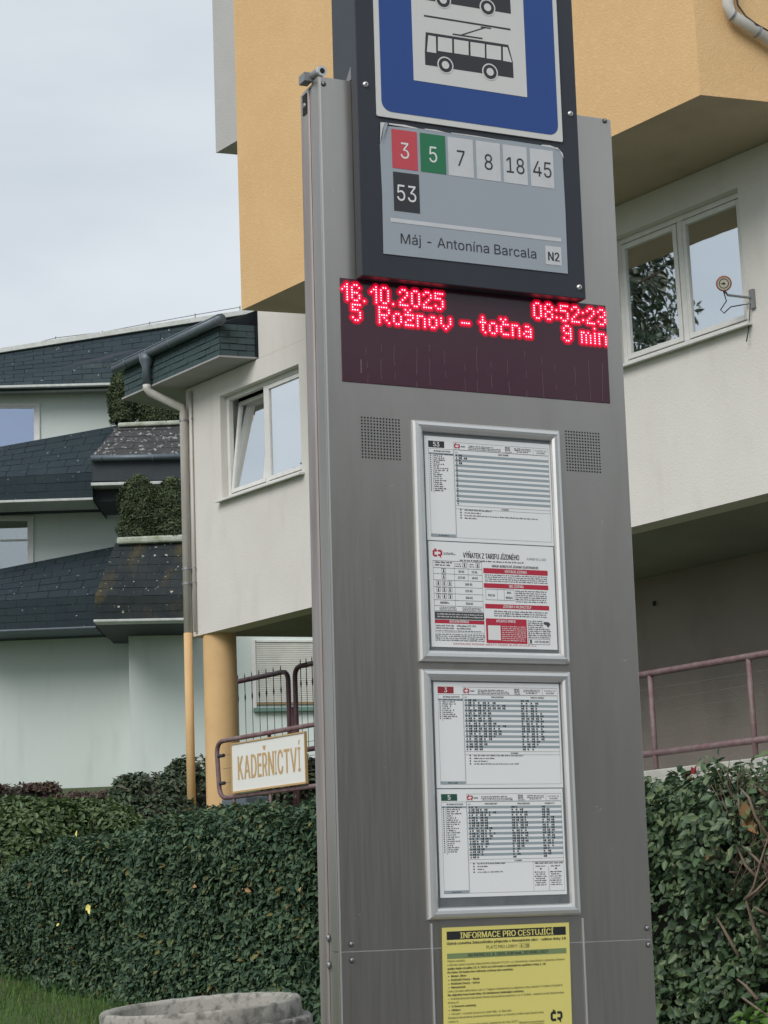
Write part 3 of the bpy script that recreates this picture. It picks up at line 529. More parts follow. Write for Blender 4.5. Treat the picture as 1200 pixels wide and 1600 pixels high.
def farwin(x0, y0, x1, y1, gl, label):
    wd = bpy.data.objects.new('window', None); COL.objects.link(wd); wd.parent = ter; wd['label'] = label
    g = G(); f = 5
    for a in ((x0, y0, x1, y0+f), (x0, y1-f, x1, y1), (x0, y0+f, x0+f, y1-f), (x1-f, y0+f, x1, y1-f)): slab(g, [(a[0], a[1]), (a[2], a[1]), (a[2], a[3]), (a[0], a[3])], WD-0.05, WD-0.001)
    for a in ((x0+f, y0+f, x0+f+4, y1-f), (x1-f-4, y0+f, x1-f, y1-f), (x0+f+4, y0+f, x1-f-4, y0+f+3)): slab(g, [(a[0], a[1]), (a[2], a[1]), (a[2], a[3]), (a[0], a[3])], WD-0.035, WD-0.001, 1)
    g.build('frame', ['pvc', 'pvc'], wd)
    g = G(); slab(g, [(x0+f+4, y0+f+3), (x1-f-4, y0+f+3), (x1-f-4, y1-f), (x0+f+4, y1-f)], WD-0.02, WD-0.006); g.build('pane', gl, wd)
    g = G(); slab(g, [(x0+f+4, y0+f+3), (x1-f-4, y0+f+3), (x1-f-4, y1-f), (x0+f+4, y1-f)], WD-0.005, WD-0.002); g.build('room', 'room', wd)
farwin(-60, 630, 62, 712, 'glass_blue', 'upper window with bluish glass'); farwin(-70, 806, 52, 900, 'glass', 'middle window')
g = G(); slab(g, [(0, 843), (45, 842), (45, 844.5), (0, 845.5)], WD-0.05, WD-0.021); g.build('glazing_bar', 'pvc', ter)
# ground floor window with its roller shutter down, behind the iron fence
sw = bpy.data.objects.new('shutter_window', None); COL.objects.link(sw); sw.parent = ter; sw['label'] = 'window with its pale roller shutter down'
SD = 41.3
g = G()
for a in ((393, 1000, 399, 1110), (399, 1000, 560, 1003)): slab(g, [(a[0], a[1]), (a[2], a[1]), (a[2]+2, a[3]), (a[0]+2, a[3])], SD-0.06, SD-0.001)
g.build('frame', 'pvc', sw)
for k in range(28):
    y = 1004+k*3.35; g = G(); slab(g, [(400, y), (560, y-1.5), (560, y+1.3), (400, y+2.8)], SD-0.035, SD-0.002); g.build('slat', 'shutter', sw)
g = G(); slab(g, [(399, 1098), (560, 1096), (560, 1099), (399, 1101)], SD-0.05, SD-0.002); g.build('bottom_rail', 'rust_brown', sw)
g = G(); slab(g, [(396, 1106), (560, 1103), (560, 1109), (396, 1112)], SD-0.12, SD-0.001); g.build('sill', 'green_sill', sw)

# conifers on the terraces
def thuja(x0, x1, y0, y1, d, label, n=11000, seed=0):
    c = ptY((x0+x1)/2, y1, d); hw = np.linalg.norm(ptY(x1, y1, d)-ptY(x0, y1, d))/2; hh = np.linalg.norm(ptY((x0+x1)/2, y0, d)-c)
    r = thing('thuja_bush', label, 'bush', c, 'evergreen bushes in the terrace planters')
    z = rng.uniform(0, 1, n)**0.9; a = rng.uniform(0, 2*np.pi, n); prof = np.minimum(1, (1-z)*(1.9 if seed < 2 else 2.8)+0.06)**(0.65 if seed < 2 else 0.5)*(0.8+0.2*np.minimum(1, z*6))
    rr = prof*hw*(1-np.abs(rng.normal(size=n))*0.16)
    P = np.stack([np.cos(a)*rr, np.sin(a)*np.clip(rr, 0, 0.24), z*hh], 1); N = np.stack([np.cos(a), np.sin(a), np.full(n, 0.5)], 1)
    P[:, :2] *= (1+0.34*lump(P, 3.2/hw, seed)+0.12*lump(P, 9/hw, seed+9))[:, None]
    leafmesh('foliage', P+c, N, 0.055, 'thuja', r, aspect=0.4, up=0.3, droop=-1.2)
    g = G(); g.tube([c-W(0, 0, 0.1), c+W(0, 0, hh*0.8)], [0.04, 0.015], 7); g.lathe(lambda x, y, z_: c+W(x, y*0.45, z_), [(hw*0.5, 0.0), (hw*0.6, hh*0.3), (hw*0.4, hh*0.6), (0.02, hh*0.8)], 12, 1); g.build('trunk', ['bark', 'shade_core'], r)  # trunk plus a solid core coloured as the bush's inner shade
thuja(168, 216, 576, 662, 41.52, 'tall olive green conifer tip at the left end of the upper planter', seed=1)
thuja(208, 292, 603, 662, 41.54, 'low wide conifer in the upper planter beside the taller tip', seed=2)
thuja(184, 252, 745, 841, 40.34, 'rounded green conifer at the left of the lower planter', seed=3)
thuja(228, 312, 749, 841, 40.36, 'green conifer in the lower planter against the white downpipe', seed=4)

# ================================================================== RAILINGS, FENCE, SIGN
def roundloop(pts, r, k=6):
    """rounds the inner corners of a polyline"""
    out = [pts[0]]
    for i in range(1, len(pts)-1):
        a, b, c = map(np.array, (pts[i-1], pts[i], pts[i+1])); da = (a-b)/np.linalg.norm(a-b); dc = (c-b)/np.linalg.norm(c-b)
        p0_, p1_ = b+da*r, b+dc*r
        for j in range(k+1):
            t = j/k; out.append((1-t)**2*p0_+2*t*(1-t)*b+t*t*p1_)
    out.append(pts[-1]); return out
RW = 1.0
rl = thing('railing', 'maroon tube railing with rounded end carrying the hairdresser sign', 'railing', H(-6, RW, 2.5))
g = G(); g.tube(roundloop([H(-3.2, RW, 3.55), H(-7.98, RW, 3.535), H(-7.93, RW, 2.85), H(-3.2, RW, 2.85)], 0.16), 0.028, 10); g.build('rail', 'maroon_worn', rl, smooth=True)
for u in (-7.62, -6.86, -5.6, -4.6): g = G(); g.tube([H(u, RW, 2.85), H(u, RW, 2.35)], 0.018, 8); g.build('post', 'maroon_worn', rl, smooth=True)
for u in (-6.88, -5.6): g = G(); g.tube([H(u, RW-0.02, 3.54), H(u, RW-0.02, 2.85)], 0.022, 8); g.build('post', 'maroon', rl, smooth=True)
for z in (3.36, 3.03): g = G(); g.tube([H(-7.94, RW, z), H(-7.82, RW, z)], 0.022, 8); g.build('wire_stub', 'iron', rl)
for z in (3.36, 3.2, 3.03): g = G(); g.tube([H(-7.85, RW, z), H(-3.2, RW, z)], 0.003, 4); g.build('wire', 'wire', rl)
sg = thing('shop_sign', 'white hairdresser sign with golden letters hung on the maroon railing', 'sign', H(-6.85, RW+0.05, 2.85))
SU0, SU1, SZ0, SZ1 = -7.58, -6.06, 2.885, 3.475
def S(x, y, z): return H(SU0+x, RW+0.05-y, z)
sw_, = (SU1-SU0,)
g = G(); g.box(S, (0.009, 0, SZ0+0.02), (sw_-0.009, 0.02, SZ1-0.014)); g.build('board', 'sign_board', sg)
for k, bx in enumerate(((0, SZ0, sw_, SZ0+0.022), (0, SZ1-0.015, sw_, SZ1), (0, SZ0+0.022, 0.010, SZ1-0.015), (sw_-0.010, SZ0+0.022, sw_, SZ1-0.015))): g = G(); g.box(S, (bx[0], -0.012, bx[1]), (bx[2], 0.024, bx[3])); g.build('edging', 'gold', sg)
g = G()
x = 0.13
for ch, wd_ in zip('KADEŘNICTVÍ', (0.115, 0.13, 0.115, 0.085, 0.10, 0.12, 0.035, 0.115, 0.11, 0.13, 0.05)):
    text(g, S, ch, x, 3.035, 0.275, wd_*1.0, -0.003, 0, True); x += wd_+0.018
g.build('lettering', 'gold', sg)
rr_ = thing('railing', 'maroon tube railing standing on the pale ledge right of the pylon', 'railing', H(0, 0.8, 2.5)); RW2 = 0.8
for z, nm in ((3.505, 'rail'), (2.755, 'rail')): g = G(); g.tube([H(-2.4, RW2, z), H(3.0, RW2, z+0.003)], 0.032, 10); g.build(nm, 'maroon_worn', rr_, smooth=True)
for px_, py_ in ((1016, 1060), (1170, 1035)):
    u, _ = huz(px_, py_, RW2)
    g = G(); g.tube([H(u, RW2, 3.5), H(u, RW2, 2.3)], 0.026, 9); g.build('post', 'maroon_worn', rr_, smooth=True)
for u in (1.28, 2.3): g = G(); g.tube([H(u, RW2, 3.5), H(u, RW2, 2.3)], 0.026, 9); g.build('post', 'maroon_worn', rr_, smooth=True)
for z in (3.36, 3.25, 3.14, 3.02, 2.9): g = G(); g.tube([H(-2.4, RW2, z), H(3, RW2, z)], 0.0022, 4); g.build('wire', 'wire', rr_)
g = G(); g.box(H, (-3.6, 0.45, 1.7), (5, 1.0, 2.585)); o = g.build('ledge', 'pale_concrete', bevel=0.01, loc=H(0, 0.7, 2)); tag(o, 'pale concrete ledge under the right railing', 'ledge')
# iron fence panels
FW = -1.2
def fpanel(u0, u1, z0, z1, label, nb):
    r = thing('fence_panel', label, 'fence', H((u0+u1)/2, FW, 2.8), 'iron fence panels behind the railing')
    g = G(); g.tube(roundloop([H((u0+u1)/2, FW, z1), H(u1, FW, z1), H(u1, FW, z0), H(u0, FW, z0), H(u0, FW, z1), H((u0+u1)/2-0.001, FW, z1)], 0.14), 0.034, 10); g.build('frame', 'maroon', r, smooth=True)
    for k in range(nb):
        u = u0+(u1-u0)*(k+1)/(nb+1); g = G(); g.tube([H(u, FW, z0), H(u, FW, z1-0.3), H(u, FW, z1-0.24), H(u, FW, z1-0.18), H(u, FW, z1+0.06), H(u, FW, z1+0.1)], [0.005, 0.005, 0.014, 0.006, 0.008, 0.002], 6); g.build('bar', 'iron', r)
    return r
fpanel(-11.3, -9.56, 3.6, 4.69, 'wider maroon iron fence panel partly behind the yellow column', 9)
r = fpanel(-9.40, -8.74, 3.6, 4.72, 'narrow maroon iron fence panel beside the pylon', 4)
for u in (-9.5, -9.43, -8.66): g = G(); g.tube([H(u, FW-0.02, 4.2 if u < -9 else 4.85), H(u, FW-0.02, 2.7)], 0.032, 8); g.build('post', 'maroon', r, smooth=True)
g = G(); g.box(H, (-9.05, -0.1, 2.5), (-8.5, 0.25, 2.93)); o = g.build('planter_block', 'zinc', loc=H(-8.8, 0.1, 2.6), bevel=0.02); tag(o, 'dark grey block at the foot of the yellow column', 'block')

# ================================================================== HEDGES AND SHRUBS
HB = pt(0, 1553, 12.4)
def hedge_frame(s, v): return np.array([HB[0], HB[1], 0]) + FU*s - FN*v      # s along the row to the right, v into the hedge
def hedge(name, label, s0, s1, depth, ztop, nleaf, size, mats, seed, loose=0.0, endround=0.6, group=None, aspect=0.52):
    mid = hedge_frame((s0+s1)/2, depth/2); mid[2] = T(mid[1]); r = thing(name, label, 'hedge', mid, group)
    s = rng.uniform(s0, s1, nleaf); f = rng.uniform(0, 1, nleaf); zb = T(HB[1]+FU[1]*s)
    ht = ztop(s) - zb
    le = np.clip((s-s0)/endround, 0, 1); ht = ht*(0.35+0.65*np.sqrt(1-(1-le)**2)); 
    per = np.where(f < 0.62, 0, np.where(f < 0.92, 1, 2))
    k = np.where(per == 0, f/0.62, np.where(per == 1, (f-0.62)/0.3, (f-0.92)/0.08))
    v = np.where(per == 0, 0.0, np.where(per == 1, k*depth, depth)); z = np.where(per == 1, ht, k*ht)
    nv = np.where(per == 0, 1.0, np.where(per == 1, 0.1, -1.0)); nzv = np.where(per == 1, 1.0, 0.15)
    rc = 0.16                                           # rounded shoulder
    t = np.clip((z-(ht-rc))/rc, 0, 1); v = np.where(per == 0, v+rc*(1-np.sqrt(1-t**2)), v); nzv = np.where(per == 0, nzv+t, nzv)
    e = np.clip(np.minimum(v, depth-v)/rc, 0, 1); z = np.where(per == 1, z-rc*0.5*(1-np.sqrt(1-(1-e)**2)), z)
    P = np.array([HB[0], HB[1], 0])[None] + FU[None]*s[:, None] - FN[None]*v[:, None]; P[:, 2] = zb+z
    N = FN[None]*nv[:, None] + np.array([0, 0, 1.0])[None]*nzv[:, None]; N /= np.linalg.norm(N, axis=1)[:, None]
    lf = lump(P, 5.0, seed)*0.07 + lump(P, 13.0, seed+1)*(0.055+0.04*loose)
    ins = np.abs(rng.normal(size=nleaf))*(0.05+0.09*loose)
    P += N*(lf-ins)[:, None]
    P += (-FU[None])*(np.where(le < 1, (1-le)*0.0, 0))[:, None]
    if loose:
        keep = (lump(P, 11.0, seed+5) + rng.normal(size=nleaf)*0.35) > -0.5; P, N = P[keep], N[keep]
    leafmesh('foliage', P, N, size, mats, r, aspect=aspect, up=0.35)
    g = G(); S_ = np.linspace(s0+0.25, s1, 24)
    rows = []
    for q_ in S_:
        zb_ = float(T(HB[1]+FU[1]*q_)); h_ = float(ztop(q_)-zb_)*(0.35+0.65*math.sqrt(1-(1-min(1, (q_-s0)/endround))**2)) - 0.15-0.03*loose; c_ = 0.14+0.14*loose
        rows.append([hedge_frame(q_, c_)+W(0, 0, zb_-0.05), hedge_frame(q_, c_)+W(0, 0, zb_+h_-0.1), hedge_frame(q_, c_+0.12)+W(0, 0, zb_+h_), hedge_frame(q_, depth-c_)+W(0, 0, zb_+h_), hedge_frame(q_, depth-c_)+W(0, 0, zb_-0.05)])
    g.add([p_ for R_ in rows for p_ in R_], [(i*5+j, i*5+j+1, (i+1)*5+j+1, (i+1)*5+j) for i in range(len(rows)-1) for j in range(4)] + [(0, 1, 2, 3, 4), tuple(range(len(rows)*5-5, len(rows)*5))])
    g.build('twigs', 'shade_core', r)  # one solid body, the hedge's inner shade put into its colour
    return r
zt = lambda s: 1.80 + 0.028*np.asarray(s)
hedge('clipped_hedge', 'dense clipped dark green hedge left of the pylon', -0.14, 4.05, 1.0, zt, 88000, 0.036, 'leaf', 3)
hr = hedge('loose_hedge', 'looser leafy hedge with bare twigs right of the pylon', 4.3, 7.6, 0.9, lambda s: 1.80 + 0.012*(np.asarray(s)-5), 48000, 0.038, 'leaf_loose', 9, loose=1.0, endround=0.3, aspect=0.56)
# bare branches, red and dead leaf, bright shoots on the loose hedge
def hp(px, py, v): 
    P0 = hedge_frame(0, v); return onplane(px, py, P0, FN)
def branch(pts, v, r0, parent=hr, name='branch'):
    g = G(); P = [hp(x, y, v+dv) for x, y, dv in pts]; g.tube(P, np.linspace(r0, r0*0.35, len(P)), 6); return g.build(name, 'bark', parent, smooth=True)
for b_ in ([(1195, 1480, 0.05), (1178, 1450, 0), (1166, 1405, 0), (1178, 1385, -0.03), (1187, 1350, 0), (1200, 1310, 0.0)],
           [(1166, 1405, 0), (1182, 1392, -0.03), (1200, 1372, 0)],
           [(1184, 1372, 0.02), (1165, 1352, 0.0), (1150, 1321, -0.02)], [(1163, 1365, 0.04), (1148, 1344, 0), (1134, 1332, -0.03)], [(1200, 1362, 0.03), (1180, 1340, 0), (1158, 1320, 0)],
           [(1202, 1310, 0.02), (1180, 1275, 0), (1170, 1246, -0.03), (1157, 1232, 0)], [(1168, 1300, 0.02), (1155, 1262, 0), (1153, 1240, 0)],
           [(1165, 1366, 0.1), (1140, 1362, 0.02)], [(1200, 1430, 0.05), (1178, 1417, 0.0)], [(1204, 1250, 0.05), (1186, 1233, 0), (1172, 1224, 0)],
           [(1184, 1562, 0.05), (1165, 1540, 0.05), (1152, 1530, 0.05)], [(1155, 1495, 0.12), (1130, 1450, 0.1), (1118, 1430, 0.12)], [(1110, 1440, 0.14), (1098, 1400, 0.1)], [(1130, 1345, 0.1), (1108, 1330, 0.05), (1090, 1332, 0.1)],
           [(1205, 1225, 0.1), (1190, 1270, 0.05), (1198, 1320, 0.08)], [(1206, 1330, 0.1), (1192, 1290, 0.05), (1188, 1240, 0.08)], [(1206, 1400, 0.1), (1196, 1350, 0.05), (1194, 1300, 0.08)]):
    branch(b_, -0.07, 0.0085)
for k in range(75):
    x, y = random.uniform(1135, 1215), random.uniform(1225, 1420); an = random.uniform(-2.2, -0.7); l_ = random.uniform(25, 70); branch([(x, y, 0.12), (x+math.cos(an)*l_*0.5+random.uniform(-6, 6), y+math.sin(an)*l_*0.5, 0.05), (x+math.cos(an)*l_, y+math.sin(an)*l_, 0.02)], -0.1, 0.003, name='twig')
for x, y in ((1108, 1192), (1103, 1198), (1116, 1195), (1091, 1200)): branch([(x-3, 1228, 0.3), (x-1, 1212, 0.25), (x, y, 0.22)], 0, 0.003, name='twig')
def single(name, px, py, v, size, mt, n=1, spread=0.0):
    c = hp(px, py, v); P = c + rng.normal(size=(n, 3))*spread; return leafmesh(name, P, np.tile(FN, (n, 1)), size, mt, hr, aspect=0.6, up=0.4)
single('red_leaf', 1084, 1212, 0.06, 0.035, 'red_leaf', 4, 0.006); single('dead_leaf', 1167, 1278, -0.06, 0.06, 'dead_leaf', 3, 0.01); single('new_shoots', 1112, 1190, 0.2, 0.032, 'leaf_loose', 12, 0.018); single('dead_leaf', 1118, 1325, -0.02, 0.03, 'dead_leaf', 3, 0.02)
sb = thing('bright_shrub', 'small plant with fresh yellow green leaves at the lower right corner', 'plant', hedge_frame(7.1, -0.25)+W(0, 0, T(8.0)))
c = hp(1196, 1592, -0.15); P, N = blob_points(c-W(0, 0, 0.08), (0.12, 0.1, 0.14), 130, seed=4); leafmesh('foliage', P, N, 0.05, 'leaf_bright', sb, aspect=0.62, up=0.9)
g = G(); base = np.array(sb.location); [g.tube([base, (base+c)/2+rng.normal(size=3)*0.03, c+rng.normal(size=3)*0.06], 0.004, 5) for _ in range(5)]; g.build('stems', 'bark', sb)
lh = bpy.data.objects['clipped_hedge']
for px_, py_, k, sz in ((117, 1308, 2, 0.03), (141, 1420, 2, 0.045), (92, 1440, 1, 0.025), (300, 1382, 2, 0.03), (384, 1390, 2, 0.03), (470, 1392, 2, 0.035)):
    P = hp(px_, py_, -0.05) + rng.normal(size=(k, 3))*0.008; leafmesh('yellowed_leaf', P, np.tile(FN, (k, 1)), sz, 'paper_yellow' if px_ < 200 else 'dead_leaf', lh, aspect=0.55, up=0.3)
def shrub(name, label, px, py, d, rx, rz, n, size, mt, seed, ry=None, flatten=0.0, cat='shrub', group=None):
    c = pt(px, py, d); base = np.array([c[0], c[1], T(c[1])]); r = thing(name, label, cat, base, group); ry = ry or rx*0.7
    P, N = blob_points(c, (rx, ry, rz), n, seed=seed, flatten=flatten, amp=0.16); leafmesh('foliage', P, N, size, mt, r, aspect=0.5, up=0.4)
    g = G(); g.tube([base-W(0, 0, 0.05), c], [0.04, 0.02], 6); g.lathe(lambda x, y, z: c+W(x*rx, y*ry, z*rz), [(0.02, -0.9), (0.6, -0.6), (0.72, 0), (0.55, 0.5), (0.02, 0.74)], 12, 1); g.build('stems', ['bark', 'shade_core'], r); return r  # stem plus a solid core with inner shade as its colour
GS = 'leafy shrubs behind the clipped hedge'
shrub('laurel_shrub', 'light green shrub at the left picture edge behind the hedge', 22, 1318, 16.5, 0.34, 0.27, 3600, 0.058, 'leaf_laurel', 21, group=GS)
shrub('laurel_shrub', 'broad leafed shrub below the red-brown hedge, second from left', 88, 1304, 17.5, 0.33, 0.27, 3600, 0.058, 'leaf_laurel', 22, group=GS)
shrub('laurel_shrub', 'green shrub between the red-brown strip and the clipped hedge', 158, 1306, 18.0, 0.36, 0.22, 3600, 0.058, 'leaf_laurel', 23, group=GS)
shrub('laurel_shrub', 'low shrub touching the left end of the clipped hedge', 12, 1372, 14.6, 0.36, 0.27, 3000, 0.05, 'leaf_laurel', 24, group=GS)
shrub('laurel_shrub', 'dull green shrub filling the gap left of the downpipe', 222, 1322, 18.5, 0.45, 0.2, 2200, 0.058, 'leaf_laurel', 27, group=GS)
shrub('laurel_shrub', 'mid green shrub directly below the red-brown hedge at the far left', 45, 1283, 23, 0.62, 0.28, 4200, 0.065, 'leaf_laurel', 31, group=GS)
shrub('laurel_shrub', 'mid green shrub below the thin red-brown strip', 140, 1287, 23, 0.62, 0.24, 4200, 0.065, 'leaf_laurel', 32, group=GS)
shrub('laurel_shrub', 'dark green shrub at the foot of the dark hedge, left of the downpipe', 235, 1292, 23.5, 0.62, 0.36, 4600, 0.06, 'leaf_dark', 33, group=GS)
shrub('barberry_hedge', 'red-brown clipped hedge along the mint wall at the far left', 25, 1245, 38, 0.95, 0.24, 4200, 0.075, 'leaf_red', 25, ry=0.4, flatten=0.6, cat='hedge')
shrub('barberry_hedge', 'thin red-brown strip of hedge left of the dark hedge', 150, 1256, 33, 0.75, 0.2, 2600, 0.07, 'leaf_red', 26, ry=0.35, flatten=0.5, cat='hedge')
shrub('dark_hedge', 'dark hedge rising behind the yellow downpipe', 240, 1258, 29, 0.66, 0.46, 7000, 0.075, 'leaf_dark', 28, ry=0.5, flatten=0.5, cat='hedge')
shrub('dark_hedge', 'taller dark brownish hedge between downpipe and column', 312, 1248, 30, 0.58, 0.62, 6500, 0.075, 'leaf_dark', 29, ry=0.5, flatten=0.5, cat='hedge')
shrub('shade_shrub', 'shaded green shrub under the fence behind the sign', 470, 1250, 27.5, 0.55, 0.6, 2600, 0.08, 'leaf_dark', 30, ry=0.4, flatten=0.3)

# ================================================================== CONCRETE LITTER BIN
bc = pt(313, 1568, 5.35); BL_ = math.radians(2.6); BT = math.radians(3.0)
bz_ = np.array([-math.sin(BL_), -math.sin(BT), 1.0]); bz_ /= np.linalg.norm(bz_); bx_ = np.cross((0, 1, 0), bz_); bx_ /= np.linalg.norm(bx_); by_ = np.cross(bz_, bx_)
def B(x, y, z): return bc + bx_*x + by_*y + bz_*z
gz = float(T(bc[1])) - float(bc[2])
bin_ = thing('litter_bin', 'round weathered concrete litter bin left of the pylon', 'bin', B(0, 0, gz))
def rough(prof, n=96, seed=0, amp=0.0008):
    r = np.random.default_rng(seed); g = G(); ph = r.uniform(0, 6, 8)
    def F(x, y, z):
        a = math.atan2(y, x); k = 1+amp*4*sum(math.sin(a*(3+5*i)+ph[i]+z*(20+9*i)) for i in range(8))/8; dz = amp*sum(math.sin(a*(4+7*i)+ph[7-i]) for i in range(8))/3; return B(x*k, y*k, z+dz)
    g.lathe(F, prof, n); return g
rough([(0.230, -0.5), (0.233, -0.010), (0.238, -0.002), (0.2565, 0.0), (0.2625, -0.006), (0.2635, -0.044), (0.262, -0.05)], seed=1).build('rim', 'concrete', bin_, smooth=True)
rough([(0.255, -0.046), (0.283, -0.048), (0.290, -0.056), (0.290, -0.12), (0.285, -0.5), (0.275, gz), (0.0, gz)], seed=2).build('body', 'aggregate', bin_, smooth=True)
g = G(); g.lathe(B, [(0.229, -0.34), (0.0, -0.33)], 40); g.build('inside_floor', 'aggregate', bin_)
pc = B(0.012, -0.27, -0.047); P = pc+rng.normal(size=(3, 3))*0.004; leafmesh('fallen_leaf', P, np.tile([0, -0.5, 0.8], (3, 1)), 0.022, 'dead_leaf', bin_)

# ================================================================== STEEL INFORMATION PYLON
PW, PT, PB, PD, JZ = 0.680, 0.637, -2.16, 0.098, -1.086
py = thing('information_pylon', 'tall brushed steel bus stop information pylon with red display', 'pylon', PY(PW/2, 0.05, PB))
def cover(name, z0, z1, y0, y1, x0, x1, mt, bev=0.003): g = G(); g.box(PY, (x0, y0, z0), (x1, y1, z1)); return g.build(name, mt, py, bevel=bev)
cover('front_cover', JZ+0.0004, PT, 0.0, 0.034, 0, PW, 'steel', 0.0007); cover('lower_front_cover', PB, JZ-0.0004, 0.0, 0.034, 0, PW, 'steel', 0.0007); cover('seam', JZ-0.0006, JZ+0.0006, -0.0003, 0.0, 0.004, PW-0.004, 'alu', 0)
cover('side_channel', PB, PT-0.008, 0.0345, 0.0525, 0.004, PW-0.004, 'steel_side', 0.001); cover('rear_cover', PB, PT-0.004, 0.055, PD, 0.001, PW-0.001, 'steel_side'); cover('core', PB, PT-0.02, 0.03, 0.09, 0.01, PW-0.01, 'gap', 0)
cover('top_cap', PT-0.0035, PT+0.002, 0.036, PD-0.002, 0.006, PW-0.006, 'galv', 0.001)
g = G(); g.box(PY, (0.0025, 0.0, PB), (0.0055, -0.0012, PT-0.002)); g.build('edge_fold', 'alu', py)
def bolt(px_, pz_, r=0.0075, side=False):
    g = G(); F = (lambda a, b, c: PY(-c+0.0005, b+pz_[0], a+pz_[1])) if side else (lambda a, b, c: PY(px_+a, -c, pz_+b))
    g.lathe(F, [(r*1.35, 0.0003), (r*1.3, 0.0012), (r*1.05, 0.0013)], 16, 1); g.lathe(F, [(r, 0.0006), (r*0.95, 0.0035), (r*0.6, 0.0048), (r*0.32, 0.005)], 16, 0); g.lathe(F, [(r*0.32, 0.005), (0.0005, 0.0035)], 8, 1)
    return g.build('bolt', ['galv', 'iron'], py, smooth=True)
for px_, py2 in ((505.5, 131), (945, 189), (549, 1475), (550, 1500), (1011, 1450), (1013, 1476)):
    x, z = pl(px_, py2); bolt(x, z, 0.0042)
for yy, zz in ((0.07, 0.60), (0.046, -1.06), (0.046, -1.11)): bolt(0, (yy, zz), 0.006, True)
g = G(); g.box(PY, (-0.0008, 0.062, PT-0.055), (0.0015, 0.082, PT-0.012)); g.build('notch', 'gap', py)
g = G(); sx, sz = pl(500, 104); g.box(PY, (sx-0.022, 0.03, PT+0.001), (sx-0.004, 0.06, PT+0.019)); g.tube([PY(sx-0.004, 0.045, PT+0.0135), PY(sx+0.003, 0.004, PT+0.0125)], 0.0095, 16); g.tube([PY(sx+0.003, 0.004, PT+0.0125), PY(sx+0.004, -0.002, PT+0.0123)], 0.011, 16, 2); g.tube([PY(sx+0.0041, -0.0021, PT+0.0123), PY(sx+0.0042, -0.0026, PT+0.0123)], 0.0058, 14, 1)
g.build('light_sensor', ['galv', 'gap', 'alu'], py)
g = G(); rs = random.Random(8)
for px_, py2 in ((936, 1268), (930, 1262), (560, 1430), (556, 1436), (965, 1010), (972, 1035), (975, 1034), (577, 905), (600, 1200), (940, 820), (520, 300), (930, 560), (610, 760), (955, 1330)):
    x, z = pl(px_, py2); an = rs.uniform(0, 3); l_ = rs.uniform(0.003, 0.010); t_ = 0.0004
    dx_, dz_ = math.cos(an)*l_, math.sin(an)*l_; g.flat(PY, [(x, z), (x+dx_, z+dz_), (x+dx_*0.9-t_*2, z+dz_+t_*2), (x-t_, z+t_*2.5)], -0.0003)
o = g.build('scratches', 'alu', py); o['kind'] = 'stuff'
# loudspeaker holes
for (x0, z0), (x1, z1) in ((pl(565, 652), pl(625, 718)), (pl(884, 674), pl(938, 738))):
    g = G(); n = 13
    for i in range(n):
        for j in range(n+1): g.disc(PY, x0+(x1-x0)*i/(n-1), z0+(z1-z0)*j/n, 0.0019, -0.0004, 8)
    o = g.build('speaker_holes', 'gap', py); o['kind'] = 'stuff'
# display
DX0, DX1, DZ0, DZ1 = 0.0365, 0.6435, 0.008, 0.2195
dis = cover('display', DZ0, DZ1, -0.0015, 0.01, DX0, DX1, 'display', 0.0008)
FONT = {'0': ['0110', '1001', '1001', '1001', '1001', '1001', '0110'], '1': ['001', '011', '101', '001', '001', '001', '001'], '2': ['0110', '1001', '0001', '0010', '0100', '1000', '1111'], '3': ['0110', '1001', '0001', '0110', '0001', '1001', '0110'],
 '5': ['1111', '1000', '1110', '0001', '0001', '1001', '0110'], '6': ['0110', '1001', '1000', '1110', '1001', '1001', '0110'], '8': ['0110', '1001', '1001', '0110', '1001', '1001', '0110'], '9': ['0110', '1001', '1001', '0111', '0001', '1001', '0110'],
 '.': ['00', '00', '00', '00', '00', '00', '10'], ':': ['0', '0', '1', '0', '0', '1', '0'], ' ': ['00']*7, 'R': ['11110', '10001', '10001', '11110', '10100', '10010', '10001'], 'o': ['0000', '0000', '0110', '1001', '1001', '1001', '0110'],
 'ž': ['1010', '0100', '1111', '0001', '0110', '1000', '1111'], 'n': ['0000', '0000', '1110', '1001', '1001', '1001', '1001'], 'v': ['00000', '00000', '10001', '10001', '10001', '01010', '00100'], '–': ['0000', '0000', '0000', '1111', '0000', '0000', '0000'],
 't': ['010', '010', '111', '010', '010', '010', '001'], 'č': ['1010', '0100', '0111', '1000', '1000', '1000', '0111'], 'a': ['0000', '0000', '0110', '0001', '0111', '1001', '0111'], 'm': ['00000', '00000', '11010', '10101', '10101', '10101', '10101'], 'i': ['1', '0', '1', '1', '1', '1', '1']}
pitch = 0.00525
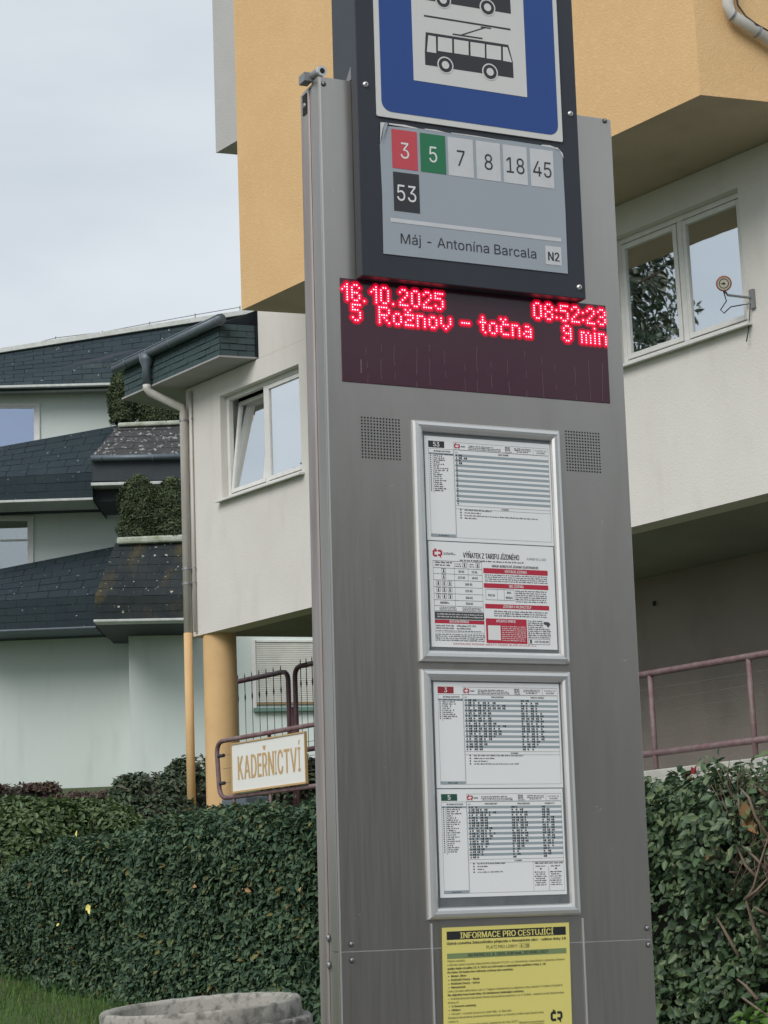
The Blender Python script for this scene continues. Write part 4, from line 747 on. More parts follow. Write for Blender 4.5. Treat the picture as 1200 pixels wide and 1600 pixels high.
def led(s, x0, ztop, right=None, gap=1):
    cols = sum(len(FONT[c][0])+gap for c in s)-gap
    if right is not None: x0 = right-(cols-1)*pitch
    x = x0; g = G(); jit = 0
    for c in s:
        F_ = FONT[c]; up = 1 if False else 0
        for r_, row in enumerate(F_):
            for k, b_ in enumerate(row):
                if b_ == '1':
                    cx, cz = x+k*pitch, ztop-r_*pitch
                    jit += 1; g.flat(PY, [(min(max(cx+pitch*1.75*math.cos(a_), DX0+0.0008), DX1-0.0008), min(cz+pitch*1.75*math.sin(a_), DZ1-0.0008)) for a_ in [k_*math.pi/6 for k_ in range(12)]], -0.00155-(jit % 23)*0.00001, 2); g.disc(PY, cx, cz, pitch*0.9, -0.0018-(jit % 40)*0.00001, 10, 0); g.disc(PY, cx, cz, pitch*0.26, -0.0026, 8, 1)  # widest disc is the painted bloom
        x += (len(F_[0])+gap)*pitch
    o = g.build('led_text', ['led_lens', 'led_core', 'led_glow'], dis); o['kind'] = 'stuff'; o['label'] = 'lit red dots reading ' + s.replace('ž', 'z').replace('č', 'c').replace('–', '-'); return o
led('16.10.2025', 0.0405, 0.207); led('5  Rožnov – točna', 0.062, 0.1665, gap=1); led('08:52:23', 0, 0.2085, right=0.6395); led('9 min', 0, 0.166, right=0.6395)
g = G(); rs = random.Random(5)
for k in range(16):
    x = DX0+0.05+k*0.036+rs.uniform(-0.008, 0.008); z = 0.108-rs.uniform(0, 0.02)-0.012*(k % 3 == 0); pts_ = [(x, z)]
    while z > 0.02: z -= 0.014; x += rs.uniform(-0.0012, 0.0012); pts_.append((x, z)); 
    for (xa, za), (xb, zb) in zip(pts_[:-1], pts_[1:]): 
        if rs.random() < 0.72: g.quad(PY(xa-0.0003, -0.0017, za), PY(xa+0.0003, -0.0017, za), PY(xb+0.0003, -0.0017, zb), PY(xb-0.0003, -0.0017, zb))
for k in range(7): xx = 0.076; g.rect(PY, xx, 0.028+k*0.004, xx+0.0025, 0.0312+k*0.004, -0.0018)
o = g.build('dried_drips', 'drip', dis); o['kind'] = 'stuff'
# snap frames
def snap(x0, x1, z0, z1, label):
    e = bpy.data.objects.new('poster_frame', None); COL.objects.link(e); e.parent = py; e['label'] = label
    wd_ = 0.0225; prof = [(0, 0.0), (0.0005, 0.006), (0.004, 0.0105), (0.010, 0.0125), (0.016, 0.0115), (0.0205, 0.008), (wd_, 0.003), (wd_, 0.0)]
    cs = [(x0, z0), (x1, z0), (x1, z1), (x0, z1)]; ins = [(1, 1), (-1, 1), (-1, -1), (1, -1)]
    for k in range(4):
        (ax, az), (bx, bz2) = cs[k], cs[(k+1) % 4]; ia, ib = ins[k], ins[(k+1) % 4]; g = G(); np_ = len(prof)
        sh = 0.0002
        dx_, dz_ = np.sign(bx-ax)*sh, np.sign(bz2-az)*sh
        vs = [PY(ax+ia[0]*p+dx_, -h, az+ia[1]*p+dz_) for p, h in prof] + [PY(bx+ib[0]*p-dx_, -h, bz2+ib[1]*p-dz_) for p, h in prof]
        g.add(vs, [(i, i+1, np_+i+1, np_+i) for i in range(np_-1)] + [tuple(range(np_)), tuple(range(np_, 2*np_))[::-1]]); g.build('frame_bar', 'alu', e)
    g = G(); g.box(PY, (x0+0.004, -0.002, z0+0.004), (x1-0.004, -0.0003, z1-0.004)); g.build('backing', 'backing', e)
snap(0.1835, 0.517, -0.5405, -0.0595, 'upper poster frame'); snap(0.1845, 0.5165, -1.033, -0.555, 'lower poster frame')
g = G()
for x0, x1 in ((0.1905, 0.1935), (0.520, 0.523)): g.box(PY, (x0, -0.004, -1.55), (x1, -0.0003, -1.04))
g.build('poster_holder_rail', 'alu', py, bevel=0.0008)

# ------------------------------------------------------------------ printed sheets
def sheet(name, label, x0, x1, z0, z1, mt, cat, group, skew=(0, 0, 0, 0), depth=0.0026):
    t = thing(name, label, cat, PY((x0+x1)/2, -depth, z0), group)
    def F(fx, y, fy): return PY(x0+(x1-x0)*fx + skew[0]*(1-fy), -depth-y, z1-(z1-z0)*fy + skew[1]*fx)
    g = G(); a = F(0, 0, 0); g.hexa([F(0, 0, 1), F(1, 0, 1), F(1, -0.0006, 1), F(0, -0.0006, 1), F(0, 0, 0), F(1, 0, 0), F(1, -0.0006, 0), F(0, -0.0006, 0)]); g.build('paper', mt, t)
    return t, F
# text() draws upwards in z; sheets run downwards, so wrap
def stext(g, F, s, fx, fy, cap, width=None, y=0.0004, mi=0, bold=False, center=None, ar=1.35, xs=0.92):
    FF = lambda a, yy, b: F(a, yy, -b)
    if width is None:
        vs, fs = glyphs(s, bold)
        if not len(vs): return
        width = (vs[:, 0].max()-vs[:, 0].min())*cap/ (_cap or float(glyphs('H', False)[0][:, 1].max()))*xs/ar
    text(g, FF, s, fx, -fy, cap, width, y, mi, bold, center)
def srect(g, F, x0, y0, x1, y1, y=0.0002, mi=0): g.flat(F, [(x0, y1), (x1, y1), (x1, y0), (x0, y0)], y, mi)
def swords(g, F, x0, x1, fy, h, y=0.0004, mi=0, fill=1.0): 
    FF = lambda a, yy, b: F(a, yy, -b); words(g, FF, x0, x1, -fy, h, y, mi, fill)
def sframe(g, F, x0, y0, x1, y1, t=0.002, ty=0.003, y=0.0003, mi=0):
    srect(g, F, x0, y0, x1, y0+ty, y, mi); srect(g, F, x0, y1-ty, x1, y1, y, mi); srect(g, F, x0, y0+ty, x0+t, y1-ty, y, mi); srect(g, F, x1-t, y0+ty, x1, y1-ty, y, mi)
def arrows(g, F, x0, y0, x1, y1, y=0.0004, mi=0):
    """the two interlocked bent arrows of the transport mark"""
    X = lambda a: x0+(x1-x0)*a; Y_ = lambda b: y0+(y1-y0)*b
    for poly in ([(0.0, 0.30), (0.12, 0.16), (0.46, 0.16), (0.46, 0.34), (0.18, 0.34), (0.18, 0.66), (0.46, 0.66), (0.46, 0.84), (0.12, 0.84), (0.0, 0.70)], [(0.2, 0.16), (0.2, 0.0), (0.44, 0.12)],
                 [(1.0, 0.30), (0.88, 0.16), (0.56, 0.16), (0.56, 0.34), (0.82, 0.34), (0.82, 0.58), (0.56, 0.58), (0.56, 0.76), (0.80, 0.76), (0.88, 0.74), (1.0, 0.60)], [(0.86, 0.75), (0.66, 0.75), (0.88, 1.0)]):
        g.flat(F, [(X(a), Y_(b)) for a, b in poly][::-1], y, mi)
def timetable(label, num, badge, x0, x1, z0, z1, cols, heads, rows_filled, grp='timetable sheets in the pylon frames', nstops=19):
    t, F = sheet('timetable_sheet', label, x0, x1, z0, z1, 'paper', 'timetable', grp)
    rs = random.Random(num)
    g = G(); srect(g, F, 0.03, 0.045, 0.155, 0.108, 0.0002, 0); stext(g, F, num, 0, 0.098, 0.044, None, 0.0004, 1, True, center=0.092); g.build('number_badge', [badge, 'ink_white'], t)
    g = G(); arrows(g, F, 0.232, 0.05, 0.278, 0.112); g.build('logo', 'ink_red', t)
    g = G()
    for r in range(20):
        if r % 2 == 0: srect(g, F, 0.236, 0.158+r*0.0245, 0.985, 0.158+(r+1)*0.0245)
    srect(g, F, 0.03, 0.158, 0.225, 0.176); srect(g, F, 0.03, 0.936, 0.222, 0.962); g.build('row_stripes', 'stripe', t)
    g = G(); I = lambda *a, **k: srect(g, F, *a, 0.0004, 0, **k)
    sframe(g, F, 0.228, 0.045, 0.985, 0.115, 0.0012, 0.0018, mi=1); srect(g, F, 0.862, 0.045, 0.8632, 0.115, 0.0004, 1)
    sframe(g, F, 0.03, 0.118, 0.225, 0.965, 0.0012, 0.0018, mi=1); sframe(g, F, 0.228, 0.118, 0.985, 0.965, 0.0012, 0.0018, mi=1)
    srect(g, F, 0.228, 0.655, 0.985, 0.657, 0.0004, 1); srect(g, F, 0.228, 0.685, 0.985, 0.687, 0.0004, 1)
    stext(g, F, 'DPMCB', 0.285, 0.09, 0.014, 0.033, mi=1, bold=True)
    for k in range(3): swords(g, F, 0.345, 0.60-0.05*(k == 0), 0.076+k*0.015, 0.0105); swords(g, F, 0.71+0.02*(k == 2), 0.845-0.02*(k == 2), 0.07+k*0.015, 0.0105)
    stext(g, F, 'IDS', 0.635, 0.092, 0.036, 0.042, bold=True); swords(g, F, 0.635, 0.69, 0.108, 0.009)
    stext(g, F, 'PLATNOST OD', 0, 0.078, 0.013, 0.09, center=0.924); stext(g, F, '01.01.2025', 0, 0.1, 0.014, 0.065, center=0.924, bold=True)
    stext(g, F, 'SEZNAM ZASTÁVEK', 0.07, 0.148, 0.014, 0.13, bold=True); stext(g, F, 'HOD', 0.237, 0.148, 0.012, 0.02)
    for hx, hs, hw in heads: stext(g, F, hs, 0, 0.146, 0.015, hw, center=hx, bold=True)
    for k in range(nstops):
        yy = 0.174+k*0.0196; l_ = rs.uniform(0.045, 0.10); 
        swords(g, F, 0.07, 0.07+l_+(0.06 if k == 0 else 0), yy, 0.013); srect(g, F, 0.04, yy-0.009, 0.05, yy, 0.0004, 1)
        if k in (1, 2, 3, 5, 7, 8): srect(g, F, 0.075+l_, yy-0.011, 0.083+l_, yy, 0.0004)
    srect(g, F, 0.062, 0.18, 0.064, 0.174+nstops*0.0196, 0.0004)
    for r in range(20):
        yb = 0.158+r*0.0245+0.0205; srect(g, F, 0.243, yb-0.014, 0.253, yb, 0.0004, 1)
        for ci, (cx, cw, fn) in enumerate(cols):
            nn_ = fn(r, rs)
            for k in range(nn_):
                xa = cx+k*cw; srect(g, F, xa, yb-0.0155, xa+0.013, yb-0.001, 0.0004, 1)
                if rs.random() < 0.62: srect(g, F, xa+0.0155, yb-0.0175, xa+0.0245, yb+0.001, 0.0004, 0)
    stext(g, F, 'POZNÁMKY', 0, 0.678, 0.013, 0.06, center=0.62, bold=True)
    for k, fl in enumerate((0.33, 0.2, 0.9, 0.15) if num == '53' else (0.6, 0.25, 0.17, 0.55)): srect(g, F, 0.262, 0.7+k*0.026-0.012, 0.272, 0.7+k*0.026, 0.0004); swords(g, F, 0.295, 0.66 if num == '5' else 0.95, 0.7+k*0.026, 0.0125, fill=fl)
    swords(g, F, 0.09, 0.17, 0.956, 0.012)
    if num == '5':
        sframe(g, F, 0.735, 0.69, 0.985, 0.965, 0.0012, 0.002, mi=1); srect(g, F, 0.859, 0.73, 0.8605, 0.965, 0.0004, 1)
        for c_ in (0.745, 0.868):
            for k in range(7): swords(g, F, c_+0.01*(k % 2), c_+0.098-0.01*(k % 2), 0.79+k*0.02, 0.012)
            swords(g, F, c_+0.01, c_+0.09, 0.735, 0.012); srect(g, F, c_+0.045, 0.748, c_+0.057, 0.762, 0.0004)
        swords(g, F, 0.75, 0.975, 0.708, 0.014)
    g.build('printed_text', ['ink', 'ink_soft'], t)
    return t
PX0, PX1 = 0.2095, 0.4935
timetable('white timetable sheet with black 53 badge', '53', 'tile_dark', PX0, PX1, -0.300, -0.0895, [(0.265, 0.04, lambda r, rs: (1, 2, 1, 1)[r] if r < 4 else 0)], [(0.62, 'JEDE DENNĚ', 0.085)], None)
wk3 = [2, 6, 8, 8, 5, 5, 5, 5, 5, 6, 8, 7, 7, 7, 6, 5, 4, 4, 3, 3]; we3 = [2, 4, 4, 4, 4, 5, 5, 5, 5, 5, 5, 5, 5, 5, 5, 5, 4, 4, 3, 3]
timetable('white timetable sheet with red 3 badge', '3', 'badge_red', 0.2125, 0.4905, -0.785, -0.5795, [(0.265, 0.0385, lambda r, rs: wk3[r]), (0.685, 0.0385, lambda r, rs: we3[r])], [(0.50, 'PRACOVNÍ DNY', 0.1), (0.82, 'SOBOTY, NEDĚLE', 0.11)], None, nstops=10)
wk5 = [2, 4, 6, 5, 4, 4, 4, 4, 5, 5, 6, 5, 5, 4, 4, 4, 3, 3, 3, 2]; mk5 = [2, 3, 4, 4, 4, 4, 4, 4, 4, 4, 4, 4, 4, 4, 3, 3, 2, 2, 2, 1]; we5 = [1, 2, 2, 2, 3, 3, 3, 3, 3, 3, 3, 3, 3, 3, 3, 3, 2, 2, 2, 1]
timetable('white timetable sheet with dark green 5 badge', '5', 'badge_green', 0.2125, 0.4885, -0.9925, -0.787, [(0.262, 0.034, lambda r, rs: wk5[r]), (0.58, 0.034, lambda r, rs: mk5[r]), (0.825, 0.036, lambda r, rs: we5[r])], [(0.42, 'PRACOVNÍ DNY', 0.1), (0.68, 'PRACOVNÍ DNY', 0.1), (0.89, 'SOBOTY', 0.08)], None, nstops=22)
# fare extract
t, F = sheet('fare_sheet', 'white fare table sheet with red bands in the upper frame', 0.2115, 0.4915, -0.511, -0.302, 'paper', 'notice', 'x'); del t['group']
g = G(); R_ = [(0.425, 0.235, 0.945, 0.285), (0.425, 0.38, 0.945, 0.425), (0.43, 0.578, 0.945, 0.622), (0.03, 0.742, 0.418, 0.778), (0.43, 0.717, 0.757, 0.952)]
for r in R_: srect(g, F, *r)
for s, cx, by, wd_ in (('VIRTUÁLNÍ JÍZDENKA', 0.685, 0.274, 0.18), ('SMS JÍZDENKA', 0.685, 0.415, 0.12), ('JÍZDENKA V APLIKACI SEJF', 0.685, 0.612, 0.23), ('BEZPLATNÁ PŘEPRAVA', 0.22, 0.770, 0.15), ('APLIKACE DPMCB', 0.59, 0.752, 0.155)): stext(g, F, s, 0, by, 0.026, wd_, 0.0004, 1, True, center=cx)
srect(g, F, 0.445, 0.783, 0.545, 0.922, 0.0004, 1)
for k in range(8): swords(g, F, 0.556, 0.748, 0.795+k*0.019, 0.011, 0.0004, 1)
g.build('red_bands', ['ink_red', 'ink_white'], t)
g = G(); arrows(g, F, 0.03, 0.065, 0.105, 0.16); stext(g, F, 'DOPRAVNÍ PODNIK MĚSTA ČESKÉ BUDĚJOVICE, a.s.', 0.17, 0.975, 0.016, 0.66); g.build('logo', 'ink_red', t)
g = G(); srect(g, F, 0.03, 0.668, 0.418, 0.737)
for k in range(2): swords(g, F, 0.05, 0.41, 0.695+k*0.024, 0.013, 0.0004, 1)
g.build('grey_band', ['ink_soft', 'ink_white'], t)
g = G(); stext(g, F, 'VÝŇATEK Z TARIFU JÍZDNÉHO', 0.268, 0.145, 0.05, 0.45, bold=True); stext(g, F, 'PLATNOST OD 1.1.2025', 0.78, 0.14, 0.021, 0.155, mi=1); stext(g, F, 'NÁKUP JEDNOTLIVÉ JÍZDENKY ELEKTRONICKÉ', 0.495, 0.224, 0.022, 0.375, bold=True)
swords(g, F, 0.24, 0.75, 0.176, 0.015); swords(g, F, 0.115, 0.2, 0.11, 0.01); swords(g, F, 0.115, 0.21, 0.122, 0.01)
rowy = [0.182, 0.25, 0.305, 0.365, 0.43, 0.493, 0.555, 0.61]
for yy in rowy: srect(g, F, 0.03, yy, 0.415, yy+0.003, 0.0003, 1)
sframe(g, F, 0.03, 0.182, 0.415, 0.662, 0.0015, 0.003, mi=1); srect(g, F, 0.195, 0.182, 0.1965, 0.61, 0.0003, 1); srect(g, F, 0.303, 0.182, 0.3045, 0.365, 0.0003, 1)
for s, cx, by in (('30 Kč', 0.25, 0.29), ('15 Kč', 0.355, 0.29), ('115 Kč', 0.25, 0.347), ('40 Kč', 0.355, 0.347), ('300 Kč', 0.305, 0.41), ('225 Kč', 0.305, 0.473), ('300 Kč', 0.305, 0.538), ('250 Kč', 0.305, 0.594), ('ANONO+', 0.112, 0.592)): stext(g, F, s, 0, by, 0.021, None, bold=True, center=cx, xs=0.8)
for k in range(2): swords(g, F, 0.045, 0.18, 0.205+k*0.025, 0.016); swords(g, F, 0.205, 0.25, 0.212+k*0.022, 0.012); swords(g, F, 0.315, 0.355, 0.212+k*0.022, 0.012)
for yy, xs_ in ((0.195, (0.26, 0.365)), (0.255, (0.095,)), (0.313, (0.095,)), (0.375, (0.05, 0.095, 0.14)), (0.437, (0.05, 0.095, 0.14)), (0.499, (0.05, 0.095, 0.14))):
    for xx in xs_:
        sframe(g, F, xx, yy, xx+0.033, yy+0.043, 0.002, 0.003, mi=1); srect(g, F, xx+0.012, yy+0.016, xx+0.021, yy+0.036, 0.0004); g.disc(lambda a, y_, b: F(a, y_, b), xx+0.0165, yy+0.011, 0.005, 0.0004, 8, 0, rx=0.0038)
for k in range(3): swords(g, F, 0.07, 0.205, 0.628+k*0.013, 0.009); swords(g, F, 0.25, 0.40, 0.628+k*0.013, 0.009)
for k in range(2): stext(g, F, ('osoby starší 70 let věku', 'děti do 6 let věku včetně')[k], 0.038, 0.805+k*0.024, 0.015, 0.14, bold=True); stext(g, F, ('držitel průkazu ZTP, ZTP/P', 'pes, dětský kočárek')[k], 0.2, 0.805+k*0.024, 0.015, (0.15, 0.11)[k], bold=True)
swords(g, F, 0.038, 0.40, 0.851, 0.011); sframe(g, F, 0.03, 0.742, 0.418, 0.862, 0.0012, 0.002, mi=1)
for k in range(4): swords(g, F, 0.03, 0.42, 0.885+k*0.0185, 0.012); swords(g, F, 0.435, 0.94, 0.305+k*0.0195, 0.0125)
for k in range(6): swords(g, F, 0.675, 0.93, 0.45+k*0.0205, 0.013)
sframe(g, F, 0.437, 0.435, 0.665, 0.54, 0.0015, 0.003, mi=1); srect(g, F, 0.53, 0.435, 0.5315, 0.54, 0.0003, 1); srect(g, F, 0.585, 0.435, 0.5865, 0.54, 0.0003, 1)
for s, cx, by in (('902 06', 0.483, 0.505), ('BUD', 0.625, 0.475), ('BUD24', 0.625, 0.523)): stext(g, F, s, 0, by, 0.021, None, bold=True, center=cx, xs=0.75)
for k in range(3): swords(g, F, 0.50, 0.93, 0.652+k*0.021, 0.013)
for k in range(9): swords(g, F, 0.765, 0.95-(0.06 if k < 4 else 0), 0.735+k*0.0195, 0.013)
sframe(g, F, 0.765, 0.9, 0.94, 0.955, 0.002, 0.003, mi=0); stext(g, F, '+420 736 505 805', 0.812, 0.936, 0.018, 0.118, bold=True); srect(g, F, 0.778, 0.91, 0.793, 0.945, 0.0004, 1)
g.flat(F, [(0.895, 0.735), (0.935, 0.735), (0.95, 0.755), (0.93, 0.79), (0.915, 0.765), (0.895, 0.757)][::-1], 0.0004, 1)
g.build('printed_text', ['ink', 'ink_soft'], t)
# yellow notice
t, F = sheet('passenger_notice', 'yellow passenger notice with black heading below the frames', 0.2105, 0.487, -1.245, -1.0485, 'paper_yellow', 'notice', 'x', skew=(0.003, 0.0015, 0, 0)); del t['group']
g = G(); srect(g, F, 0.035, 0.038, 0.972, 0.118); stext(g, F, 'INFORMACE PRO CESTUJÍCÍ', 0.138, 0.108, 0.056, 0.735, 0.0004, 1, True); g.build('heading', ['ink', 'paper_yellow'], t)
g = G(); srect(g, F, 0.035, 0.247, 0.972, 0.298); g.build('green_band', 'band_green', t)
g = G(); A_ = 1.4
def ln(s, y_, x=0.035, w_=None, cap=0.0195, bold=False, mi=0): stext(g, F, s, x, y_, cap, w_, 0.0004, mi, bold, ar=A_, xs=0.9)
ln('Úplná uzavírka železničního přejezdu v Nemanické ulici - odklon linky 18', 0.163, w_=0.935, cap=0.024, bold=True)
stext(g, F, 'PLATÍ PRO LINKY:', 0.34, 0.218, 0.03, 0.245, 0.0004, 0); stext(g, F, '6', 0.608, 0.218, 0.03, 0.014, bold=True); stext(g, F, '18', 0.645, 0.218, 0.03, 0.028, bold=True); sframe(g, F, 0.597, 0.18, 0.632, 0.226, 0.0012, 0.002, mi=1); sframe(g, F, 0.638, 0.18, 0.68, 0.226, 0.0012, 0.002, mi=1)
stext(g, F, 'OD PÁTKU 15. 8. 2025, 4:00 hod., DO ROKU 2027', 0.195, 0.285, 0.027, 0.63, 0.0004, 0, True)
y_ = 0.328
for s, w_, bd, x in (('Vážení cestující,', 0.14, 0, 0.035), ('z důvodu úplné uzavírky železničního přejezdu P1129 v ul. Nemanická v souvislosti s výstavbou Severní', 0.92, 0, 0.035), ('spojky dojde od pátku 15. 8. 2025 od 4:00 hodin k následujícímu opatření u linky č. 18:', 0.77, 1, 0.035), ('Pro linku 18 budou bez náhrady zrušeny tyto zastávky:', 0.51, 1, 0.035),
    ('•  Motor Jikov', 0.14, 1, 0.04), ('•  Kněžské Dvory – škola', 0.24, 1, 0.04), ('•  Kněžské Dvory – točna', 0.24, 1, 0.04), ('•  Nemanická', 0.13, 1, 0.04), ('Linka 18 bude odkloněna z ulic A. Trägera a Nemanická na objízdnou trasu ulicemi K. Světlé a Pražská tř.', 0.90, 0, 0.035), ('Na objízdné trase bude linka 18 obsluhovat následující zastávky:', 0.59, 1, 0.035),
    ('•  Kněžskodvorská (dočasně zřízená obousměrná zastávka v ul. K. Světlé – zastávka bude obsluhována', 0.90, 0, 0.04), ('(linkou 6)', 0.08, 0, 0.035), ('•  U Severní zastávky', 0.21, 1, 0.04), ('•  Hřbitov', 0.09, 1, 0.04), ('•  Okružní – rozcestí (pouze pro směr Máj – A. Barcala)', 0.48, 0, 0.04), ('Dočasná obousměrná zastávka Kněžskodvorská v ul. Karolíny Světlé bude obsluhována', 0.74, 0, 0.035), ('i linkou 6.', 0.08, 0, 0.035), ('Předpokládaná doba trvání tohoto opatření je do roku 2027.', 0.54, 0, 0.035)):
    ln(s, y_, x, w_, bold=bool(bd)); y_ += 0.0355
ln('Děkujeme za pochopení.', 0.945, 0.58, 0.2, bold=False); srect(g, F, 0.58, 0.955, 0.78, 0.958, 0.0004); srect(g, F, 0.035, 0.978, 0.8, 0.983, 0.0004)
arrows(g, F, 0.83, 0.83, 0.925, 0.965); g.build('printed_text', ['ink', 'ink_soft'], t)

# ================================================================== BUS STOP SIGN on the pylon
SO = -0.030
st = thing('stop_sign', 'dark bus stop sign with blue bus and trolleybus plate on top of the pylon', 'sign', PY(0.34, 0.0, 0.22))
SX0, SX1, SZB, SZT = 0.0755, 0.590, 0.2335, 1.32
sx0, szb = pl(567, 428, SO); sx1, _ = pl(914, 459, SO); SX0, SX1, SZB = sx0-0.002, sx1+0.002, szb-0.003
g = G(); g.box(PY, (SX0, SO, SZB), (SX1, -0.002, SZT)); g.build('front_sheet', 'anthracite', st, bevel=0.0015)
g = G(); g.box(PY, (SX0+0.004, -0.001, PT+0.004), (SX1-0.004, 0.098, SZT-0.01)); g.build('rear_box', 'anthracite', st, bevel=0.002)
g = G(); g.hexa([PY(SX0-0.0, -0.002, PT+0.003), PY(SX0+0.003, -0.002, PT+0.003), PY(SX0+0.003, 0.03, PT+0.003), PY(SX0, 0.03, PT+0.003), PY(SX0, -0.002, PT+0.03), PY(SX0+0.003, -0.002, PT+0.03), PY(SX0+0.003, 0.0, PT+0.03), PY(SX0, 0.0, PT+0.03)]); g.build('bracket', 'galv', st)
SY = SO-0.0006
def sb_(px_, py2): return pl(px_, py2, SO)
def roundrect(x0, z0, x1, z1, r, k=6):
    out = []
    for cx, cz, a0 in ((x1-r, z0+r, -90), (x1-r, z1-r, 0), (x0+r, z1-r, 90), (x0+r, z0+r, 180)):
        for j in range(k+1): a = math.radians(a0+90*j/k); out.append((cx+r*math.cos(a), cz+r*math.sin(a)))
    return out
def plate(g, pts, y0, y1, mi=0):
    n = len(pts); g.add([PY(a, y0, b) for a, b in pts]+[PY(a, y1, b) for a, b in pts], [tuple(range(n)), tuple(range(n, 2*n))[::-1]]+[(i, n+i, n+(i+1) % n, (i+1) % n) for i in range(n)], mi)
bx0, bz0 = sb_(588, 184); bx1, bz1 = sb_(878, 221); bz0 = (bz0+bz1)/2
g = G(); plate(g, roundrect(bx0, bz0, bx1, 1.26, 0.004), SO-0.004, SO-0.0005); bp_ = g.build('blue_plate', 'sign_white', st)
g = G(); plate(g, roundrect(bx0+0.0105, bz0+0.0125, bx1-0.0105, 1.248, 0.022), SO-0.0046, SO-0.0038); g.build('blue_field', 'sign_blue', bp_)
wx0, wz0 = sb_(645, 127); wx1, wz1 = sb_(822, 153); wz0 = (wz0+wz1)/2
g = G(); plate(g, [(wx0, wz0), (wx1, wz0), (wx1, wz0+0.36), (wx0, wz0+0.36)], SO-0.0052, SO-0.0044); g.build('white_field', 'sign_white', bp_)
def zz(x, y): return pl(560+x/3, y/3, SO)
trol = [zz(*p) for p in ((310, 155), (697, 215), (718, 295), (722, 370), (308, 308), (306, 250))]
wins = [[zz(*p) for p in q_] for q_ in (((322, 170), (357, 176), (359, 254), (315, 247)), ((367, 177), (433, 187), (434, 253), (367, 243)), ((442, 189), (510, 199), (511, 264), (443, 254)), ((519, 201), (586, 211), (587, 276), (520, 266)), ((594, 213), (662, 223), (663, 287), (595, 278)), ((671, 224), (692, 227), (714, 297), (672, 290)))]
whl = [zz(402, 310), zz(611, 342)]; whb = zz(390, 5); dzb = whb[1]-whl[0][1]
def bus(dz, name, troll):
    g = G(); Y1, Y2, Y3, Y4 = SO-0.0055, SO-0.0058, SO-0.0061, SO-0.0064; fl = lambda P, y, mi: g.flat(PY, [(a, b+dz) for a, b in P][::-1], y, mi)
    fl(trol, Y1, 0)
    for q_ in wins: fl(q_, Y2, 1)
    for cx, cz in whl:
        cz += dz; g.disc(PY, cx, cz, 0.0185, Y2, 24, 1); g.disc(PY, cx, cz, 0.0155, Y3, 24, 0); g.disc(PY, cx, cz, 0.0085, Y4, 20, 1)
    if troll:
        for p in (((302, 74), (707, 139), (707, 147), (302, 82)), ((568, 128), (616, 135), (616, 141), (568, 134)), ((582, 133), (594, 135), (490, 168), (476, 166)), ((436, 161), (576, 182), (576, 189), (436, 168))): fl([zz(*v) for v in p], Y1, 0)
    return g.build(name, ['tile_dark', 'sign_white'], bp_)
bus(0, 'trolleybus_symbol', True); bus(dzb, 'bus_symbol', False)
def yy_(x, y): return pl(560+x/3, 170+y/3, SO)
def rct(x0, y0, x1, y1):   # upright rectangle from measured corners
    a, c = yy_(x0, y0), yy_(x1, y1); return min(a[0], c[0]), min(a[1], c[1]), max(a[0], c[0]), max(a[1], c[1])
lx0 = yy_(115, 400)[0]-0.003; lx1 = yy_(972, 600)[0]; lz0 = (yy_(120, 682)[1]+yy_(985, 775)[1])/2; lz1 = (yy_(110, 70)[1]+yy_(955, 190)[1])/2
out_ = [(lx0, lz0), (lx1, lz0+0.001), (lx1+0.001, lz0+0.14), (lx1, lz1-0.013), (lx1-0.012, lz1+0.001), (lx0+0.30, lz1+0.002), (lx0+0.20, lz1-0.0005), (lx0+0.10, lz1+0.001), (lx0+0.014, lz1-0.004), (lx0-0.001, lz1-0.045), (lx0+0.001, lz0+0.12)]
g = G(); plate(g, out_, SO-0.0018, SO-0.0005); lp = g.build('line_panel', 'panel_grey', st)
g = G(); g.flat(PY, [(lx0-0.001, lz1-0.044), (lx0+0.001, lz1+0.002), (lx0+0.012, lz1+0.003), (lx0+0.006, lz1-0.010)], SO-0.0025); g.flat(PY, [(lx0+0.006, lz1-0.010), (lx0+0.012, lz1+0.003), (lx0+0.0165, lz1+0.001), (lx0+0.001, lz1-0.043)], SO-0.005, 1)
for a, b_, h_ in ((0.02, 0.09, 0.003), (0.1, 0.15, 0.002), (0.16, 0.27, 0.0015), (0.37, 0.41, 0.003)): g.flat(PY, [(lx0+a, lz1), (lx0+b_, lz1-0.001), (lx0+b_-0.01, lz1+h_*0.5), (lx0+(a+b_)/2, lz1+h_*1.3), (lx0+a, lz1+h_)], SO-0.0022)
g.build('torn_edge', ['sign_white', 'panel_grey'], lp)
g = G(); g.flat(PY, [(lx1-0.012, lz1+0.001), (lx1-0.020, lz1-0.002), (lx1-0.008, lz1-0.004), (lx1+0.002, lz1-0.022), (lx1, lz1-0.010)], SO-0.003); g.build('peeled_corner', 'sign_white', lp)
